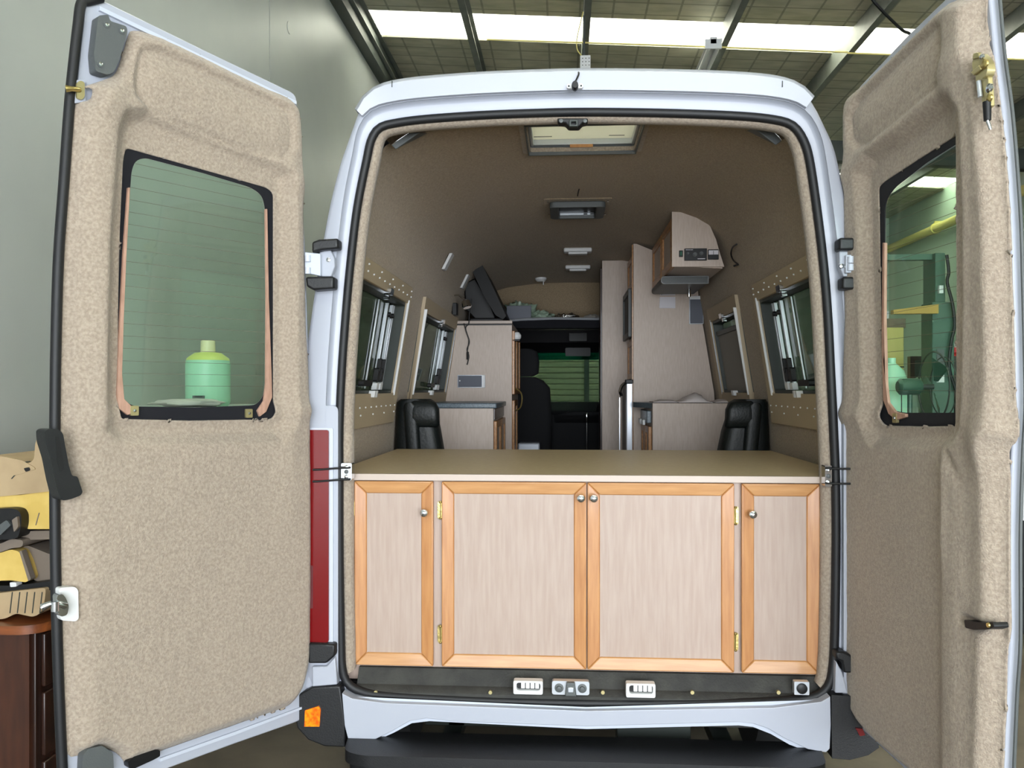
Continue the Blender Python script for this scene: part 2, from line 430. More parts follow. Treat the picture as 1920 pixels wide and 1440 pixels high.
# side windows
def SF(side, inset=0): return lambda y, z, d: Vector((side*(hw(z)-d), y, z))
def side_window(side, y0, y1, blind=False, near=False):
    f = SF(side); c = .5*(y0+y1)
    lab = {(-1,True):'side window on the left wall nearest the rear doors, catches shut', (-1,False):'second side window on the left wall beside the tall cupboard',
           (1,True):'side window on the right wall nearest the rear doors', (1,False):'right wall window with its grey blind pulled down'}[(side, near)]
    e = thing('side_window', (side*hw(1.85), c, 1.5), '', 'window'); del e['label']; del e['category']
    e.parent = van; e.location = Vector((side*hw(1.85), c, 1.5))-OFFS[van.name]; e['label'] = lab
    build('window_surround', MB().ring(rr(y0-(.09 if near else .004),y1+.05,1.50,2.125,.02 if near else .002), rr(y0,y1,WZ0,WZ1,.012), f, .0, .016), 'pelmet', e, bevel=.003)
    build('inner_frame', MB().ring(rr(y0-.002,y1+.002,WZ0-.002,WZ1+.002,.012), rr(y0+.012,y1-.012,WZ0+.012,WZ1-.012,.012), f, -.055, .004), 'steel_dark', e)
    ey = y1 if near else y0
    s = 1 if near else -1
    st = MB().prism([(ey-.003,WZ0-.01),(ey+.007,WZ0-.01),(ey+.007,WZ1+.012),(ey-.003,WZ1+.012)], f, .010, .022 if near else .034)
    build('edge_strip', st, 'plastic_white', e, bevel=.003)
    if not near:
        build('edge_strip', MB().prism([(y1-.006,WZ0-.01),(y1+.008,WZ0-.01),(y1+.008,WZ1+.012),(y1-.006,WZ1+.012)], f, .012, .018), 'alu', e, bevel=.002)
    build('window_pane', MB().prism([(y0+.01,WZ0+.01),(y1-.01,WZ0+.01),(y1-.01,WZ1-.01),(y0+.01,WZ1-.01)], f, -.050, -.046), 'glass_side', e)
    if blind:
        build('blind', MB().prism([(y0+.012,WZ0+.012),(y1-.012,WZ0+.012),(y1-.012,WZ1-.07),(y0+.012,WZ1-.07)], f, -.020, -.014), 'vent_blind', e, 'closed grey fabric blind')
        build('blind_rail', MB().prism([(y0+.012,WZ1-.085),(y1-.012,WZ1-.085),(y1-.012,WZ1-.06),(y0+.012,WZ1-.06)], f, -.026, -.004), 'steel_dark', e, bevel=.003)
    else:
        for k, (dy, wd, mm) in enumerate(((.075,.016,'alu'),(.105,.012,'alu'),(.20,.012,'alu'),(.34,.007,'alu'))):
            yy = y1-dy
            build('slide_rail', MB().prism([(yy,WZ0+.02),(yy+wd,WZ0+.02),(yy+wd,WZ1-.02),(yy,WZ1-.02)], f, -.044, -.028 if k != 3 else -.036), mm, e, bevel=.002)
        for yy in (y1-.16, y1-.23):
            p = f(yy, WZ0+.075, -.03)
            build('window_handle', MB().prism(rr(yy-.012,yy+.03,WZ0+.05,WZ0+.11,.01), f, -.035, -.015).prism(rr(yy,yy+.014,WZ0+.09,WZ0+.15,.006), f, -.03, -.012), 'black', e, bevel=.003)
            build('latch', MB().prism(rr(yy-.012,yy+.03,WZ0+.015,WZ0+.045,.004), f, -.035, -.012), 'plastic_white', e, bevel=.003)
        build('window_handle', MB().prism(rr(y1-.48,y1-.33,WZ0+.03,WZ0+.055,.01), f, -.035, -.012), 'black', e, bevel=.003)
        for yy in (y1-.11, y1-.18):
            build('knob', MB().cyl(f(yy, WZ1-.07, -.034), f(yy, WZ1-.07, -.016), .011, n=14), 'black', e)
    cy = y0+(y1-y0)*(.55 if near else .5)
    build('catch', MB().prism(rr(cy-.03,cy+.03,WZ1-.012,WZ1+.014,.006), f, .002, .03).prism(rr(cy-.012,cy+.012,WZ1-.03,WZ1-.008,.004), f, .0, .02), 'chrome', e, bevel=.002)
    for d in (-.026, .006):
        build('catch', MB().prism(rr(cy+d,cy+d+.022,WZ0-.016,WZ0+.012,.005), f, .006, .032), 'plastic_white', e, bevel=.003)
    if near:
        n = 11
        for k in range(n):
            yy = y0+.03+(y1-y0-.0)*k/(n-1)
            for zz in (WZ1+.030, WZ0-.055):
                p = f(yy, zz, .016); build('screw', MB().cyl(f(yy, zz, .012), f(yy, zz, .021), .0042, .003, 8), 'plastic_white', e)
        for k in range(5):
            yy = y0+.12+(y1-y0-.1)*k/4
            for zz in (WZ1+.055, WZ0-.085): build('screw', MB().cyl(f(yy, zz, .012), f(yy, zz, .021), .0042, .003, 8), 'plastic_white', e)
mat('vent_blind', (150,146,138), rough=.8)
side_window(-1, .22, 1.15, near=True); side_window(-1, 1.57, 2.83)
side_window(1, .22, 1.15, near=True); side_window(1, 1.57, 2.32, blind=True)

# floor pan, sill
build('van_floor', MB().box(-.90,.90,.05,3.95,.62,.70), 'plastic_black', van, 'black rubber-covered load floor')
z0 = at(1100,1312,0).z; z1 = at(1100,1254,.06).z
prof = [(-.012,z0-.03),(-.010,z0+.012),(.0,z0+.022),(.018,z0+.028),(.040,z1-.012),(.046,z1-.004),(.13,z1-.002),(.13,.60),(.0,.60)]
xl, xr_ = at(655,1290,0).x, at(1552,1290,0).x
sill = build('sill_plate', MB().loft([[(xl+.02,y,z) for y,z in prof],[(xl+.05,y,z) for y,z in prof],[(xr_-.05,y,z) for y,z in prof],[(xr_-.015,y,z) for y,z in prof]]), 'plastic_black', van, 'scuffed black rubber threshold strip below the cupboard doors', bevel=.003)
mat('plastic_sill', (58,58,54), rough=.75, rgb2=(44,44,42), nscale=18, bump=.2, bscale=150)
sill.data.materials[0] = MATS['plastic_sill']
# rib lines and screws on the sill
for px in (706, 920, 1130, 1297, 1458):
    p = at(px, 1296, .0); build('screw', MB().cyl((p.x,-.004,p.z),(p.x,-.013,p.z),.006,n=10), 'zinc', sill)
for px0, px1, py0, py1 in ((963,1018,1274,1298),(1173,1228,1279,1304)):
    a_, b_ = at(px0,py1,-.012), at(px1,py0,-.012)
    e = thing('step_light', ((a_.x+b_.x)/2,-.02,a_.z), 'white four-lamp marker light in the threshold, '+('left' if px0 < 1000 else 'right')+' of the door striker', 'light', 'marker lights in the rear threshold')
    build('bezel', MB().ring(rr(a_.x,b_.x,a_.z,b_.z,.006), rr(a_.x+.010,b_.x-.008,a_.z+.012,b_.z-.006,.009), FXZ, -.030, .0).box(a_.x+.004,b_.x-.004,-.006,.0,a_.z+.003,b_.z-.003), 'plastic_white', e, bevel=.002)
    build('recess', MB().prism(rr(a_.x+.010,b_.x-.008,a_.z+.012,b_.z-.006,.009), FXZ, -.012, -.005), 'black', e)
    for k in range(4):
        x = a_.x+.024+k*.0148
        build('lamp', MB().prism(rr(x,x+.012,a_.z+.016,b_.z-.009,.002), FXZ, -.020, -.008), 'plastic_white', e)
a_, b_ = at(1035,1300,-.012), at(1105,1276,-.012)
e = thing('door_striker', ((a_.x+b_.x)/2,-.02,a_.z), 'grey steel rear door striker plate with two bolts in the threshold', 'striker')
build('plate', MB().prism(rr(a_.x,b_.x,a_.z,b_.z,.008), FXZ, -.022, .0), 'alu', e, bevel=.003)
cx = (a_.x+b_.x)/2; cz = (a_.z+b_.z)/2
for s in (-1, 1):
    build('bolt', MB().lathe([(.014,0),(.014,.003),(.008,.004),(.007,.010),(.003,.011)], (cx+s*.036,-.021,cz), (0,-1,0)), 'plastic_grey', e)
build('striker_block', MB().prism([(cx-.018,a_.z),(cx+.018,a_.z),(cx+.013,b_.z),(cx-.013,b_.z)], FXZ, -.036, -.02), 'plastic_grey', e, bevel=.003)
build('striker_pin', MB().box(cx-.009,cx+.009,-.040,-.034,cz-.008,cz+.008), 'alu', e, bevel=.002)
a_, b_ = at(1488,1301,-.012), at(1516,1277,-.012)
e = thing('power_socket', ((a_.x+b_.x)/2,-.02,a_.z), 'round black socket on a square metal plate at right end of the threshold', 'socket')
build('plate', MB().prism(rr(a_.x,b_.x,a_.z,b_.z,.003), FXZ, -.020, .0), 'alu', e, bevel=.002)
build('socket_cap', MB().lathe([(.016,0),(.016,.006),(.013,.008),(.001,.008)], ((a_.x+b_.x)/2,-.019,(a_.z+b_.z)/2), (0,-1,0)), 'black', e)

# body below the opening: white bumper valance with its arch cut-out
VB = [(641,1300),(660,1310),(720,1318),(1100,1333),(1450,1327),(1540,1316),(1557,1306),(1558,1360),(1556,1404),(1549,1411),(1515,1405),(1470,1384),(1440,1366),(1412,1357),(1385,1354),(1100,1362),(850,1353),(800,1347),(768,1352),(735,1371),(700,1388),(668,1392),(653,1388),(646,1360)]
pts = [at(px, py, -.05) for px, py in VB]
build('valance', MB().prism([(p.x,p.z) for p in pts], FXZ, -.05, .03), 'paint', van, 'white painted valance under the rear opening, arched in the middle', bevel=.014, bseg=4, smooth=50)
VB2 = [(660,1306),(1100,1326),(1545,1312),(1545,1322),(1100,1336),(660,1318)]
build('valance_ledge', MB().loft([[at(px,py,-.03) for px,py in VB2],[at(px,py,.04) for px,py in VB2]]), 'paint_shade', van)
# lower lip seen under the arch
LP = [(700,1391),(738,1374),(772,1356),(805,1352),(1100,1367),(1385,1360),(1412,1363),(1445,1376),(1480,1396),(1520,1411)]
LQ = [(700,1386),(735,1368),(768,1349),(800,1344),(1100,1358),(1385,1351),(1416,1354),(1450,1366),(1486,1386),(1525,1406)]
p0 = [at(a,b,-.030) for a,b in LP]; p1 = [at(a,b,-.030) for a,b in LQ]
m = MB(); r1 = p0+p1[::-1]; m.loft([r1,[q+Vector((0,.07,0)) for q in r1]])
build('valance_lip', m, 'paint_shade', van)
# side corner bumpers
def bumper(side):
    px = [(640,1283),(590,1285),(560,1300),(553,1330),(560,1362),(580,1384),(610,1396),(650,1398),(648,1340)] if side < 0 else \
         [(1556,1300),(1595,1302),(1612,1325),(1628,1350),(1640,1375),(1645,1398),(1625,1412),(1590,1421),(1557,1418),(1556,1350)]
    P = [at(a,b,-.03) for a,b in px]
    o = build('corner_bumper', MB().prism([(p.x,p.z) for p in P], FXZ, -.045, .35), 'plastic_black', van, 'black plastic corner bumper below the '+('left' if side<0 else 'right')+' tail lamp', bevel=.02, bseg=4, smooth=50)
    rp = [(572,1332),(597,1324),(601,1330),(599,1362),(571,1362)] if side < 0 else [(1604,1365),(1617,1366),(1622,1378),(1612,1380)]
    Q = [at(a,b,-.05) for a,b in rp]
    build('reflector', MB().prism([(p.x,p.z) for p in Q], FXZ, -.052, -.03), 'flash_lit_lens' if side<0 else 'red_lens', o, 'reflector coloured bright orange as if lit by a flash' if side<0 else 'small red reflector')
bumper(-1); bumper(1)
# rear step
zs = at(1100,1396,-.05).z
st = thing('rear_step', (0,-.12,zs-.16), 'black rubber-topped rear step under the van bumper', 'step')
xl_, xr2 = at(622,1420,-.2).x, at(1577,1420,-.2).x
sec = [(xl_,.01),(xl_+.02,-.14),(xl_+.08,-.17),(xr2-.08,-.17),(xr2-.02,-.14),(xr2,.01)]
build('tread', MB().prism(rpoly(sec,.03,4), FXY, zs-.035, zs), 'plastic_black', st, bevel=.01, bseg=3)
build('step_face', MB().prism(rpoly([(xl_+.01,-.0),(xl_+.03,-.12),(xl_+.09,-.15),(xr2-.09,-.15),(xr2-.03,-.12),(xr2-.01,.0)],.03,4), FXY, zs-.17, zs-.03), 'plastic_black', st, bevel=.01)
for x in (-.45,.45): build('step_bracket', MB().box(x-.03,x+.03,-.10,.62,zs-.10,zs-.06).box(x-.03,x+.03,.56,.62,zs-.10,.64), 'steel_dark', st)
# underside: chassis rails, axle, wheels, towing frame
for x in (-.42,.42): build('chassis_rail', MB().box(x-.04,x+.04,.30,4.4,.50,.62), 'steel_dark', van, bevel=.005)
build('axle', MB().cyl((-.80,1.25,.36),(.80,1.25,.36),.05).box(-.40,-.34,1.2,1.3,.36,.52).box(.34,.40,1.2,1.3,.36,.52), 'steel_dark', van)
build('spare_wheel_carrier', MB().box(-.55,.20,.20,.26,.50,.57).box(.10,.34,.12,.2,.46,.62).box(-.47,-.41,.2,.9,.5,.57), 'steel_dark', van, bevel=.004)
for x in (-.86,.86):
    for y in (1.25,4.75):
        s = 1 if x > 0 else -1
        o = build('road_wheel', MB().lathe([(.20,-.11),(.33,-.11),(.355,-.08),(.36,0),(.355,.08),(.33,.11),(.20,.11)], (x,y,.36), (1,0,0), 40), 'tyre', van)
        build('rim', MB().lathe([(.20,-.08),(.205,.05),(.12,.085),(.05,.075)], (x,y,.36), (s,0,0), 30), 'alu', o)
build('skirt', MB().box(-.955,-.90,.13,3.9,.60,.72).box(.90,.955,.13,3.9,.60,.72), 'plastic_black', van, bevel=.01)

# tail lamps with surrounding body
mat('lens_dark', (96,40,44), rough=.3)
def taillamp(side):
    if side < 0: q = [(582,806),(614,810),(617,1204),(582,1203)]
    else: q = [(1592,806),(1620,806),(1620,1204),(1590,1204)]
    P = [at(a,b,-.03) for a,b in q]
    x0 = min(p.x for p in P); x1 = max(p.x for p in P); zt = P[0].z; zb = P[3].z
    if side > 0: x0, x1 = .845, .90
    X0 = x0-.03 if side < 0 else x0
    o = build('tail_lamp', MB().prism(rr(X0,x1+(.03 if side>0 else 0),zb,zt,.008), FXZ, -.036, .05), 'red_lens', van, 'tall red tail lamp on the '+('left' if side<0 else 'right')+' rear corner', bevel=.006, bseg=3)
    z1 = at(600,1060,-.03).z; z2 = at(600,1140,-.03).z
    build('reversing_lens', MB().prism(rr(X0+.004,x0+.010 if side<0 else x1-.02,z2,z1,.003), FXZ, -.0375, -.03), 'lens_dark', o)
    build('lamp_surround', MB().prism(rr(X0-.01,x1+.012,zb-.006,zt+.006,.006), FXZ, -.028, .05), 'paint_shade', van, bevel=.003)
    return o
taillamp(-1); taillamp(1)
# body corner behind lamps (rear quarter panels)
for s in (-1, 1):
    xa, xb = (-.925,-.79) if s < 0 else (.78,.91)
    build('quarter_panel', MB().prism(rr(xa,xb,.70,1.60,.02), FXZ, -.022, .14), 'paint', van, bevel=.012, bseg=3)
    # lower hinge block
    q = [(578,1206),(628,1208),(628,1230),(612,1244),(578,1244)] if s < 0 else [(1567,1222),(1582,1222),(1604,1232),(1604,1262),(1582,1262),(1578,1240),(1567,1236)]
    P = [at(a,b,-.05) for a,b in q]
    build('door_check', MB().prism([(p.x,p.z) for p in P], FXZ, -.052, -.0), 'plastic_black', van, bevel=.006)
    q = [(585,1250),(612,1250),(628,1232),(632,1284),(585,1288)] if s < 0 else [(1568,1240),(1580,1262),(1590,1300),(1566,1300)]
    P = [at(a,b,-.04) for a,b in q]
    build('lower_panel', MB().prism([(p.x,p.z) for p in P], FXZ, -.04, -.0), 'paint', van, bevel=.004)
# hinges with black caps
def hinge(side, pys=None):
    if side < 0: caps = [[(587,455),(600,450),(636,448),(636,467),(606,470),(587,476)], [(575,520),(628,519),(628,542),(590,545),(577,538)]]; leaf = [(600,470),(620,467),(628,485),(629,500),(622,519),(600,519)]; arm = [(572,473),(602,476),(602,518),(572,512)]
    else: caps = [[(1571,447),(1600,447),(1600,470),(1571,470)], [(1577,520),(1603,520),(1603,544),(1577,543)]]; leaf = [(1572,471),(1600,471),(1601,519),(1580,519),(1573,500)]; arm = [(1585,478),(1615,478),(1615,512),(1585,512)]
    P = [at(a,b,-.04) for a,b in leaf]
    o = build('door_hinge', MB().prism([(p.x,p.z) for p in P], FXZ, -.048, -.02), 'paint', van, 'white hinge leaf on the '+('left' if side<0 else 'right')+' pillar', bevel=.003)
    c = P[0].lerp(P[3], .6)
    build('screw', MB().lathe([(.008,0),(.007,.004),(.001,.006)], (c.x,-.047,c.z), (0,-1,0), 14), 'chrome', o)
    for cp in caps:
        P = [at(a,b,-.06) for a,b in cp]
        build('hinge_cap', MB().prism([(p.x,p.z) for p in P], FXZ, -.075, -.022), 'plastic_black', o, 'glossy black cap', bevel=.007, bseg=3)
    P = [at(a,b,-.06) for a,b in arm]
    build('hinge_arm', MB().prism([(p.x,p.z) for p in P], FXZ, -.066, -.045), 'paint_shade', o, bevel=.003)
    a0, a1 = P[1].z-.006, P[2].z+.006; xx = P[0].x+.012
    build('hinge_pin', MB().cyl((xx,-.070,a0),(xx,-.070,a0-.02),.009).cyl((xx,-.070,a1+.02),(xx,-.070,a1),.009), 'paint_shade', o)
hinge(-1); hinge(1)

# cab end: overhead shelf, cab shell, windscreen
m = MB()
m.box(-.80,.80,3.97,4.0,2.16,2.52)
build('overcab_wall', m, 'lining', van)
sh = thing('overcab_shelf', (0,4.0,2.13), 'black overcab storage shelf with silver rail above the driving seats', 'shelf')
build('shelf_board', MB().box(-.78,.78,3.42,3.96,2.13,2.15), 'black_felt', sh, bevel=.004)
P = [at(px,py,3.40) for px,py in ((944,602),(980,599),(1040,597),(1090,597.5),(1123,598))]
build('shelf_rail', MB().tube([Vector((-.75,3.40,P[0].z-.02))]+P+[Vector((.75,3.40,P[4].z-.01))], .010, 8), 'alu', sh)
build('shelf_lip', MB().box(-.78,.78,3.40,3.43,2.10,2.165), 'black_felt', sh, bevel=.003)
# cab
def csec(y, w, zt): return rr(-w, w, .62, zt, .18, 6)
m = MB()
rings = [[Vector((a,y,b)) for a,b in csec(y,w,zt)] for y,w,zt in ((3.96,.90,2.13),(4.3,.88,2.12),(4.55,.86,2.06))]
m.loft(rings, cap=False)
build('cab_headlining', m, 'cab_grey', van)
# windscreen frame and pane (raked)
def wf(a, b, d): return Vector((a, 4.55+ (2.06-b)*.9+d, b))
oz0, oz1 = 1.30, 2.06
build('windscreen_frame', MB().ring(rr(-.86,.86,oz0,oz1,.06), rr(-.80,.80,1.36,1.975,.05), wf, 0, .04), 'black', van)
build('windscreen', MB().prism(rr(-.82,.82,1.34,1.99,.05), wf, .015, .02), 'glass_screen', van, 'tinted windscreen')
build('cab_side', MB().box(-.90,-.86,3.9,5.6,.62,1.9).box(.86,.90,3.9,5.6,.62,1.9).box(-.9,.9,3.9,5.6,.62,.66).box(-.9,.9,5.2,5.6,.66,1.4), 'seat_cloth', van)
build('tint_band', MB().prism([(-.81,1.915),(.81,1.915),(.81,1.985),(-.81,1.985)], wf, .010, .014), 'glass_teal', van, 'teal sun band along the top of the windscreen')
d = thing('dashboard', (0,4.95,1.2), 'dark moulded dashboard below the windscreen', 'dashboard')
build('dash_top', MB().loft([[Vector((-.84,y,z)) for y,z in ((4.85,1.25),(4.78,1.45),(4.86,1.545),(5.25,1.52),(5.3,1.25))],[Vector((.84,y,z)) for y,z in ((4.85,1.25),(4.78,1.45),(4.86,1.545),(5.25,1.52),(5.3,1.25))]]), 'seat_cloth', d, bevel=.02)
p = at(1052,730,4.62)
build('steering_wheel', MB().tube([Vector((.42+.2*math.cos(t), 4.62-.11*math.sin(t), 1.46+.17*math.sin(t))) for t in [2*PI*k/32 for k in range(32)]], .016, 8, closed=True), 'black', d)
mr = thing('rear_view_mirror', (.05,4.55,1.9), 'black rear-view mirror hanging at the top of the windscreen', 'mirror')
a_, b_ = at(1060,668,4.6), at(1107,652,4.6)
build('mirror_housing', MB().prism(rr(a_.x,b_.x,a_.z,b_.z,.012), FXZ, 4.58, 4.61), 'black', mr, bevel=.005)
build('mirror_arm', MB().cyl(((a_.x+b_.x)/2,4.6,b_.z),((a_.x+b_.x)/2,4.6,2.07),.008), 'black', mr)
a_, b_ = at(1067,640,4.3), at(1100,619,4.3)
r_ = thing('overhead_radio', ((a_.x+b_.x)/2,4.3,a_.z), 'small black box fixed to the cab headlining', 'console')
build('housing', MB().prism(rr(a_.x,b_.x,a_.z,b_.z,.01), FXZ, 4.27, 4.36), 'black', r_, bevel=.005)
build('mount', MB().box((a_.x+b_.x)/2-.02,(a_.x+b_.x)/2+.02,4.29,4.33,b_.z,2.125), 'black', r_)
# ================================================================== rear doors
class DoorPlane:
    def __init__(s, H, O):
        s.H = Vector(H); u = Vector(O)-s.H; u.z = 0; s.W = u.length; s.u = u.normalized()
        n = Vector((-s.u.y, s.u.x, 0)); s.n = n if n.dot(CAM-s.H) > 0 else -n
    def px(s, x, y, d=0):     # photo position -> (u,z) on the plane shifted d towards the inside face
        r = ray(x, y); o = s.H+s.n*d
        t = (o-CAM).dot(s.n)/r.dot(s.n); p = CAM+r*t
        return ((p-s.H).dot(s.u), p.z)
    def w(s, u, z, d): return Vector((s.H.x, s.H.y, 0))+s.u*u+s.n*d+Vector((0,0,z))
    def poly(s, L, d=0): return [s.px(a, b, d) for a, b in L]

def sdist(P, poly):          # signed distance, negative inside; P (N,2)
    V = np.array(poly); n = len(V); d = np.full(len(P), 1e9); inside = np.zeros(len(P), bool); near = np.zeros_like(P)
    for i in range(n):
        a = V[i]; b = V[(i+1) % n]; e = b-a; w = P-a
        t = np.clip((w@e)/(e@e+1e-12), 0, 1); q = a+t[:,None]*e; dd = np.hypot(*(P-q).T)
        m = dd < d; d[m] = dd[m]; near[m] = q[m]
        c = ((a[1] <= P[:,1]) != (b[1] <= P[:,1])) & (P[:,0] < (b[0]-a[0])*(P[:,1]-a[1])/(b[1]-a[1]+1e-12)+a[0])
        inside ^= c
    return np.where(inside, -d, d), near
def sst(a, b, x):
    t = np.clip((x-a)/(b-a), 0, 1); return t*t*(3-2*t)
def smooth_poly(L, n=6): return [(p.x, p.y) for p in spline([(a,b,0) for a,b in L], n, closed=True)]

def felt_sheet(D, outline, hole, hfun, step=.006):
    A = np.array(outline); u0, z0 = A.min(0)-.01; u1, z1 = A.max(0)+.01
    nu = int((u1-u0)/step); nz = int((z1-z0)/step)
    U, Z = np.meshgrid(np.linspace(u0,u1,nu), np.linspace(z0,z1,nz)); P = np.stack([U.ravel(), Z.ravel()], 1)
    so, no = sdist(P, outline); sh, nh = sdist(P, hole)
    ok = (so < 0) & (sh > 0)
    idx = np.arange(nu*nz).reshape(nz, nu)
    q = np.stack([idx[:-1,:-1], idx[:-1,1:], idx[1:,1:], idx[1:,:-1]], -1).reshape(-1,4)
    cnt = ok[q].sum(1); keep = cnt >= 1
    q = q[keep]
    used = np.unique(q)
    # snap outside points on to the outlines
    Q = P.copy()
    b = (so > -step*.1); Q[b] = no[b]
    b = (sh < step*.1); Q[b] = nh[b]
    so2, _ = sdist(Q[used], outline); sh2, _ = sdist(Q[used], hole)
    h = hfun(Q[used], -so2, sh2)
    mp = -np.ones(len(P), int); mp[used] = np.arange(len(used))
    vs = [tuple(D.w(a, c, d)) for (a, c), d in zip(Q[used], h)]
    return vs, [tuple(mp[f]) for f in q]

def lump(P, s, a, seed=0):
    out = np.zeros(len(P))
    for i, (x, y) in enumerate(P): out[i] = noise.noise(Vector((x*s, y*s, seed)))
    return out*a

def rear_door(side):
    L = side < 0
    if L: D = DoorPlane((-.887,-.020,0), (-1.320,-.638,0))
    else: D = DoorPlane((.818,.021,0), (.902,-.727,0))
    nm = 'left' if L else 'right'
    e = thing('rear_door', D.w(.05, .65, 0), '', ''); del e['category']
    e.parent = van; e.location = D.w(.05,.65,0)-OFFS[van.name]
    e['label'] = 'left rear door swung open, grey corner bracket at its top' if L else 'right rear door swung open, brass latch gear near its top'
    T = .012
    if L:
        out = [(150,166),(196,150),(215,135),(228,100),(238,70),(250,58),(300,70),(420,128),(500,168),(540,190),(556,208),(562,240),(565,300),(568,470),(572,600),(577,700),(580,800),(582,1000),(581,1180),(578,1240),(566,1290),(545,1318),(520,1330),(400,1372),(310,1404),(290,1412),(246,1424),(236,1432),(215,1410),(180,1400),(160,1412),(122,1410),(116,1300),(113,1160),(112,960),(112,800),(114,640),(118,480),(125,330),(134,220),(140,196),(152,192),(163,188),(165,168)]
        hole = [(235,277),(500,352),(512,362),(512,640),(512,775),(508,787),(360,790),(222,787),(219,770),(221,560),(224,430),(230,300)]
        rec = [(228,250),(238,225),(270,222),(400,270),(500,310),(528,332),(532,400),(532,640),(534,790),(515,815),(360,818),(225,815),(206,800),(207,640),(212,440)]
        up = [(262,96),(300,100),(400,145),(500,190),(532,212),(538,240),(538,280),(522,302),(440,275),(330,232),(275,208),(252,180),(250,150),(256,112)]
        glass_px = [(245,320),(252,302),(270,296),(380,325),(470,352),(490,366),(496,390),(497,560),(496,720),(492,745),(478,760),(360,764),(250,762),(232,752),(227,735),(228,640),(233,480)]
        frit = [(230,275),(505,350),(514,362),(515,780),(510,790),(218,790),(216,776),(222,430)]
    else:
        out = [(1596,240),(1598,205),(1606,180),(1625,158),(1680,104),(1740,46),(1774,12),(1790,3),(1846,-14),(1850,40),(1863,110),(1875,200),(1885,300),(1893,420),(1896,520),(1900,640),(1902,740),(1909,790),(1908,825),(1896,850),(1893,950),(1893,1100),(1894,1180),(1888,1225),(1886,1300),(1880,1440),(1876,1570),(1830,1540),(1700,1436),(1640,1383),(1612,1345),(1595,1300),(1586,1240),(1583,1100),(1583,960),(1587,860),(1593,760),(1600,640),(1601,480),(1598,330)]
        hole = [(1648,350),(1662,338),(1730,294),(1806,246),(1808,400),(1808,640),(1806,800),(1740,801),(1662,799),(1656,790),(1653,640),(1650,460)]
        rec = [(1624,330),(1640,300),(1700,262),(1770,205),(1800,190),(1815,215),(1822,400),(1822,640),(1818,800),(1810,820),(1740,826),(1650,824),(1636,800),(1634,640),(1628,440)]
        up = [(1620,190),(1660,150),(1720,92),(1768,48),(1780,56),(1788,110),(1784,150),(1765,170),(1700,222),(1640,268),(1620,276),(1610,262),(1608,220)]
        glass_px = [(1662,390),(1666,372),(1680,352),(1740,305),(1815,258),(1822,270),(1822,774),(1700,774),(1680,770),(1668,755),(1662,720),(1661,560)]
        frit = [(1644,345),(1830,232),(1830,803),(1650,803),(1646,560)]
    O = smooth_poly(D.poly(out), 3); Hh = rpoly(D.poly(hole), .012, 3); R = D.poly(rec, .01); U = D.poly(up, .01)
    if L: cz = None
    def hf(P, di, dh):
        base = .034*sst(-.004, .035, di)**.7
        r, _ = sdist(P, R); base = base-.034*(1-sst(-.018, .030, r))
        u, _ = sdist(P, U)
        base = base-.010*(1-sst(-.012, .012, u))+.010*(1-sst(-.06,-.014,u))-.009*(1-sst(0,.016,np.abs(u)))
        # crease parallel to the free edge
        uu, zz = P[:,0], P[:,1]
        if L:
            edge = D.W-.055; base = base-.020*sst(-.030, .05, uu-edge)
            base += .012*np.exp(-((uu-.09)/.05)**2)*sst(1.0,1.6,zz)*sst(.0,.03,r)
            base += .014*np.exp(-((uu-(D.W-.10))/.05)**2)*sst(1.5,1.65,zz)*sst(.0,.03,r)
            base += .016*np.exp(-((zz-(1.585))/.028)**2)*sst(.0,.03,di)*(1-sst(D.W-.15,D.W-.05,uu))
            base += .010*np.exp(-((zz-2.33-.16*(uu-.3))/.04)**2)*sst(.0,.03,r)
        else:
            ub = D.W-.19
            base += .020*sst(-.03,.03,uu-ub)*sst(.0,.04,di)
            base -= .010*sst(.05,.12,uu-ub)
            base += .010*np.exp(-((uu-.05)/.04)**2)*sst(.0,.03,r)*sst(1.5,1.65,zz)
            base += .014*np.exp(-((zz-1.575)/.03)**2)*(1-sst(D.W-.24,D.W-.17,uu))
            base += .022*np.exp(-(((zz-1.545)/.07)**2+((uu-(D.W-.03))/.05)**2))
            base -= .009*np.exp(-(((zz-1.50+1.1*(uu-(D.W-.16)))/.018)**2+((uu-(D.W-.145))/.04)**2))
            base += .005*np.exp(-((uu-(D.W-.165))/.016)**2)*sst(1.15,1.3,zz)*(1-sst(1.45,1.52,zz))
            base += .010*np.exp(-((zz-2.36-.2*(uu-.3))/.035)**2)*sst(.0,.03,r)
            # slot
            base -= .02*(1-sst(0,.02,np.hypot(0*uu,(zz-SLOT[1]))))*(1-sst(.04,.06,np.abs(uu-SLOT[0])))
        return np.maximum(base+lump(P, 9, .0022)+lump(P, 38, .0009, 3), .0015*sst(-.001,.004,di)+.0005)
    SLOT = D.px(1838, 1171, .03)
    vs, fs = felt_sheet(D, O, Hh, hf)
    # return edge of the felt into the door
    o = build('felt_panel', MB().add(vs, fs), 'felt', e, 'puffy beige felt lining glued over the door', smooth=70)
    md = o.modifiers.new('sol', 'SOLIDIFY'); md.thickness = .006; md.offset = -1
    # metal shell
    if L: sh = [(158,4),(186,-2),(370,88),(555,177),(557,215),(572,470),(579,700),(583,900),(584,1200),(581,1290),(575,1340),(560,1352),(440,1394),(310,1442),(200,1482),(128,1508),(118,1400),(110,1100),(109,800),(116,480),(138,220)]
    else: sh = [(1600,186),(1612,164),(1700,70),(1790,-16),(1852,-70),(1858,0),(1868,110),(1880,200),(1889,300),(1897,420),(1900,520),(1903,640),(1905,760),(1900,860),(1896,1000),(1896,1200),(1890,1300),(1884,1440),(1878,1600),(1740,1480),(1600,1352),(1592,1250),(1588,960),(1600,700),(1602,480)]
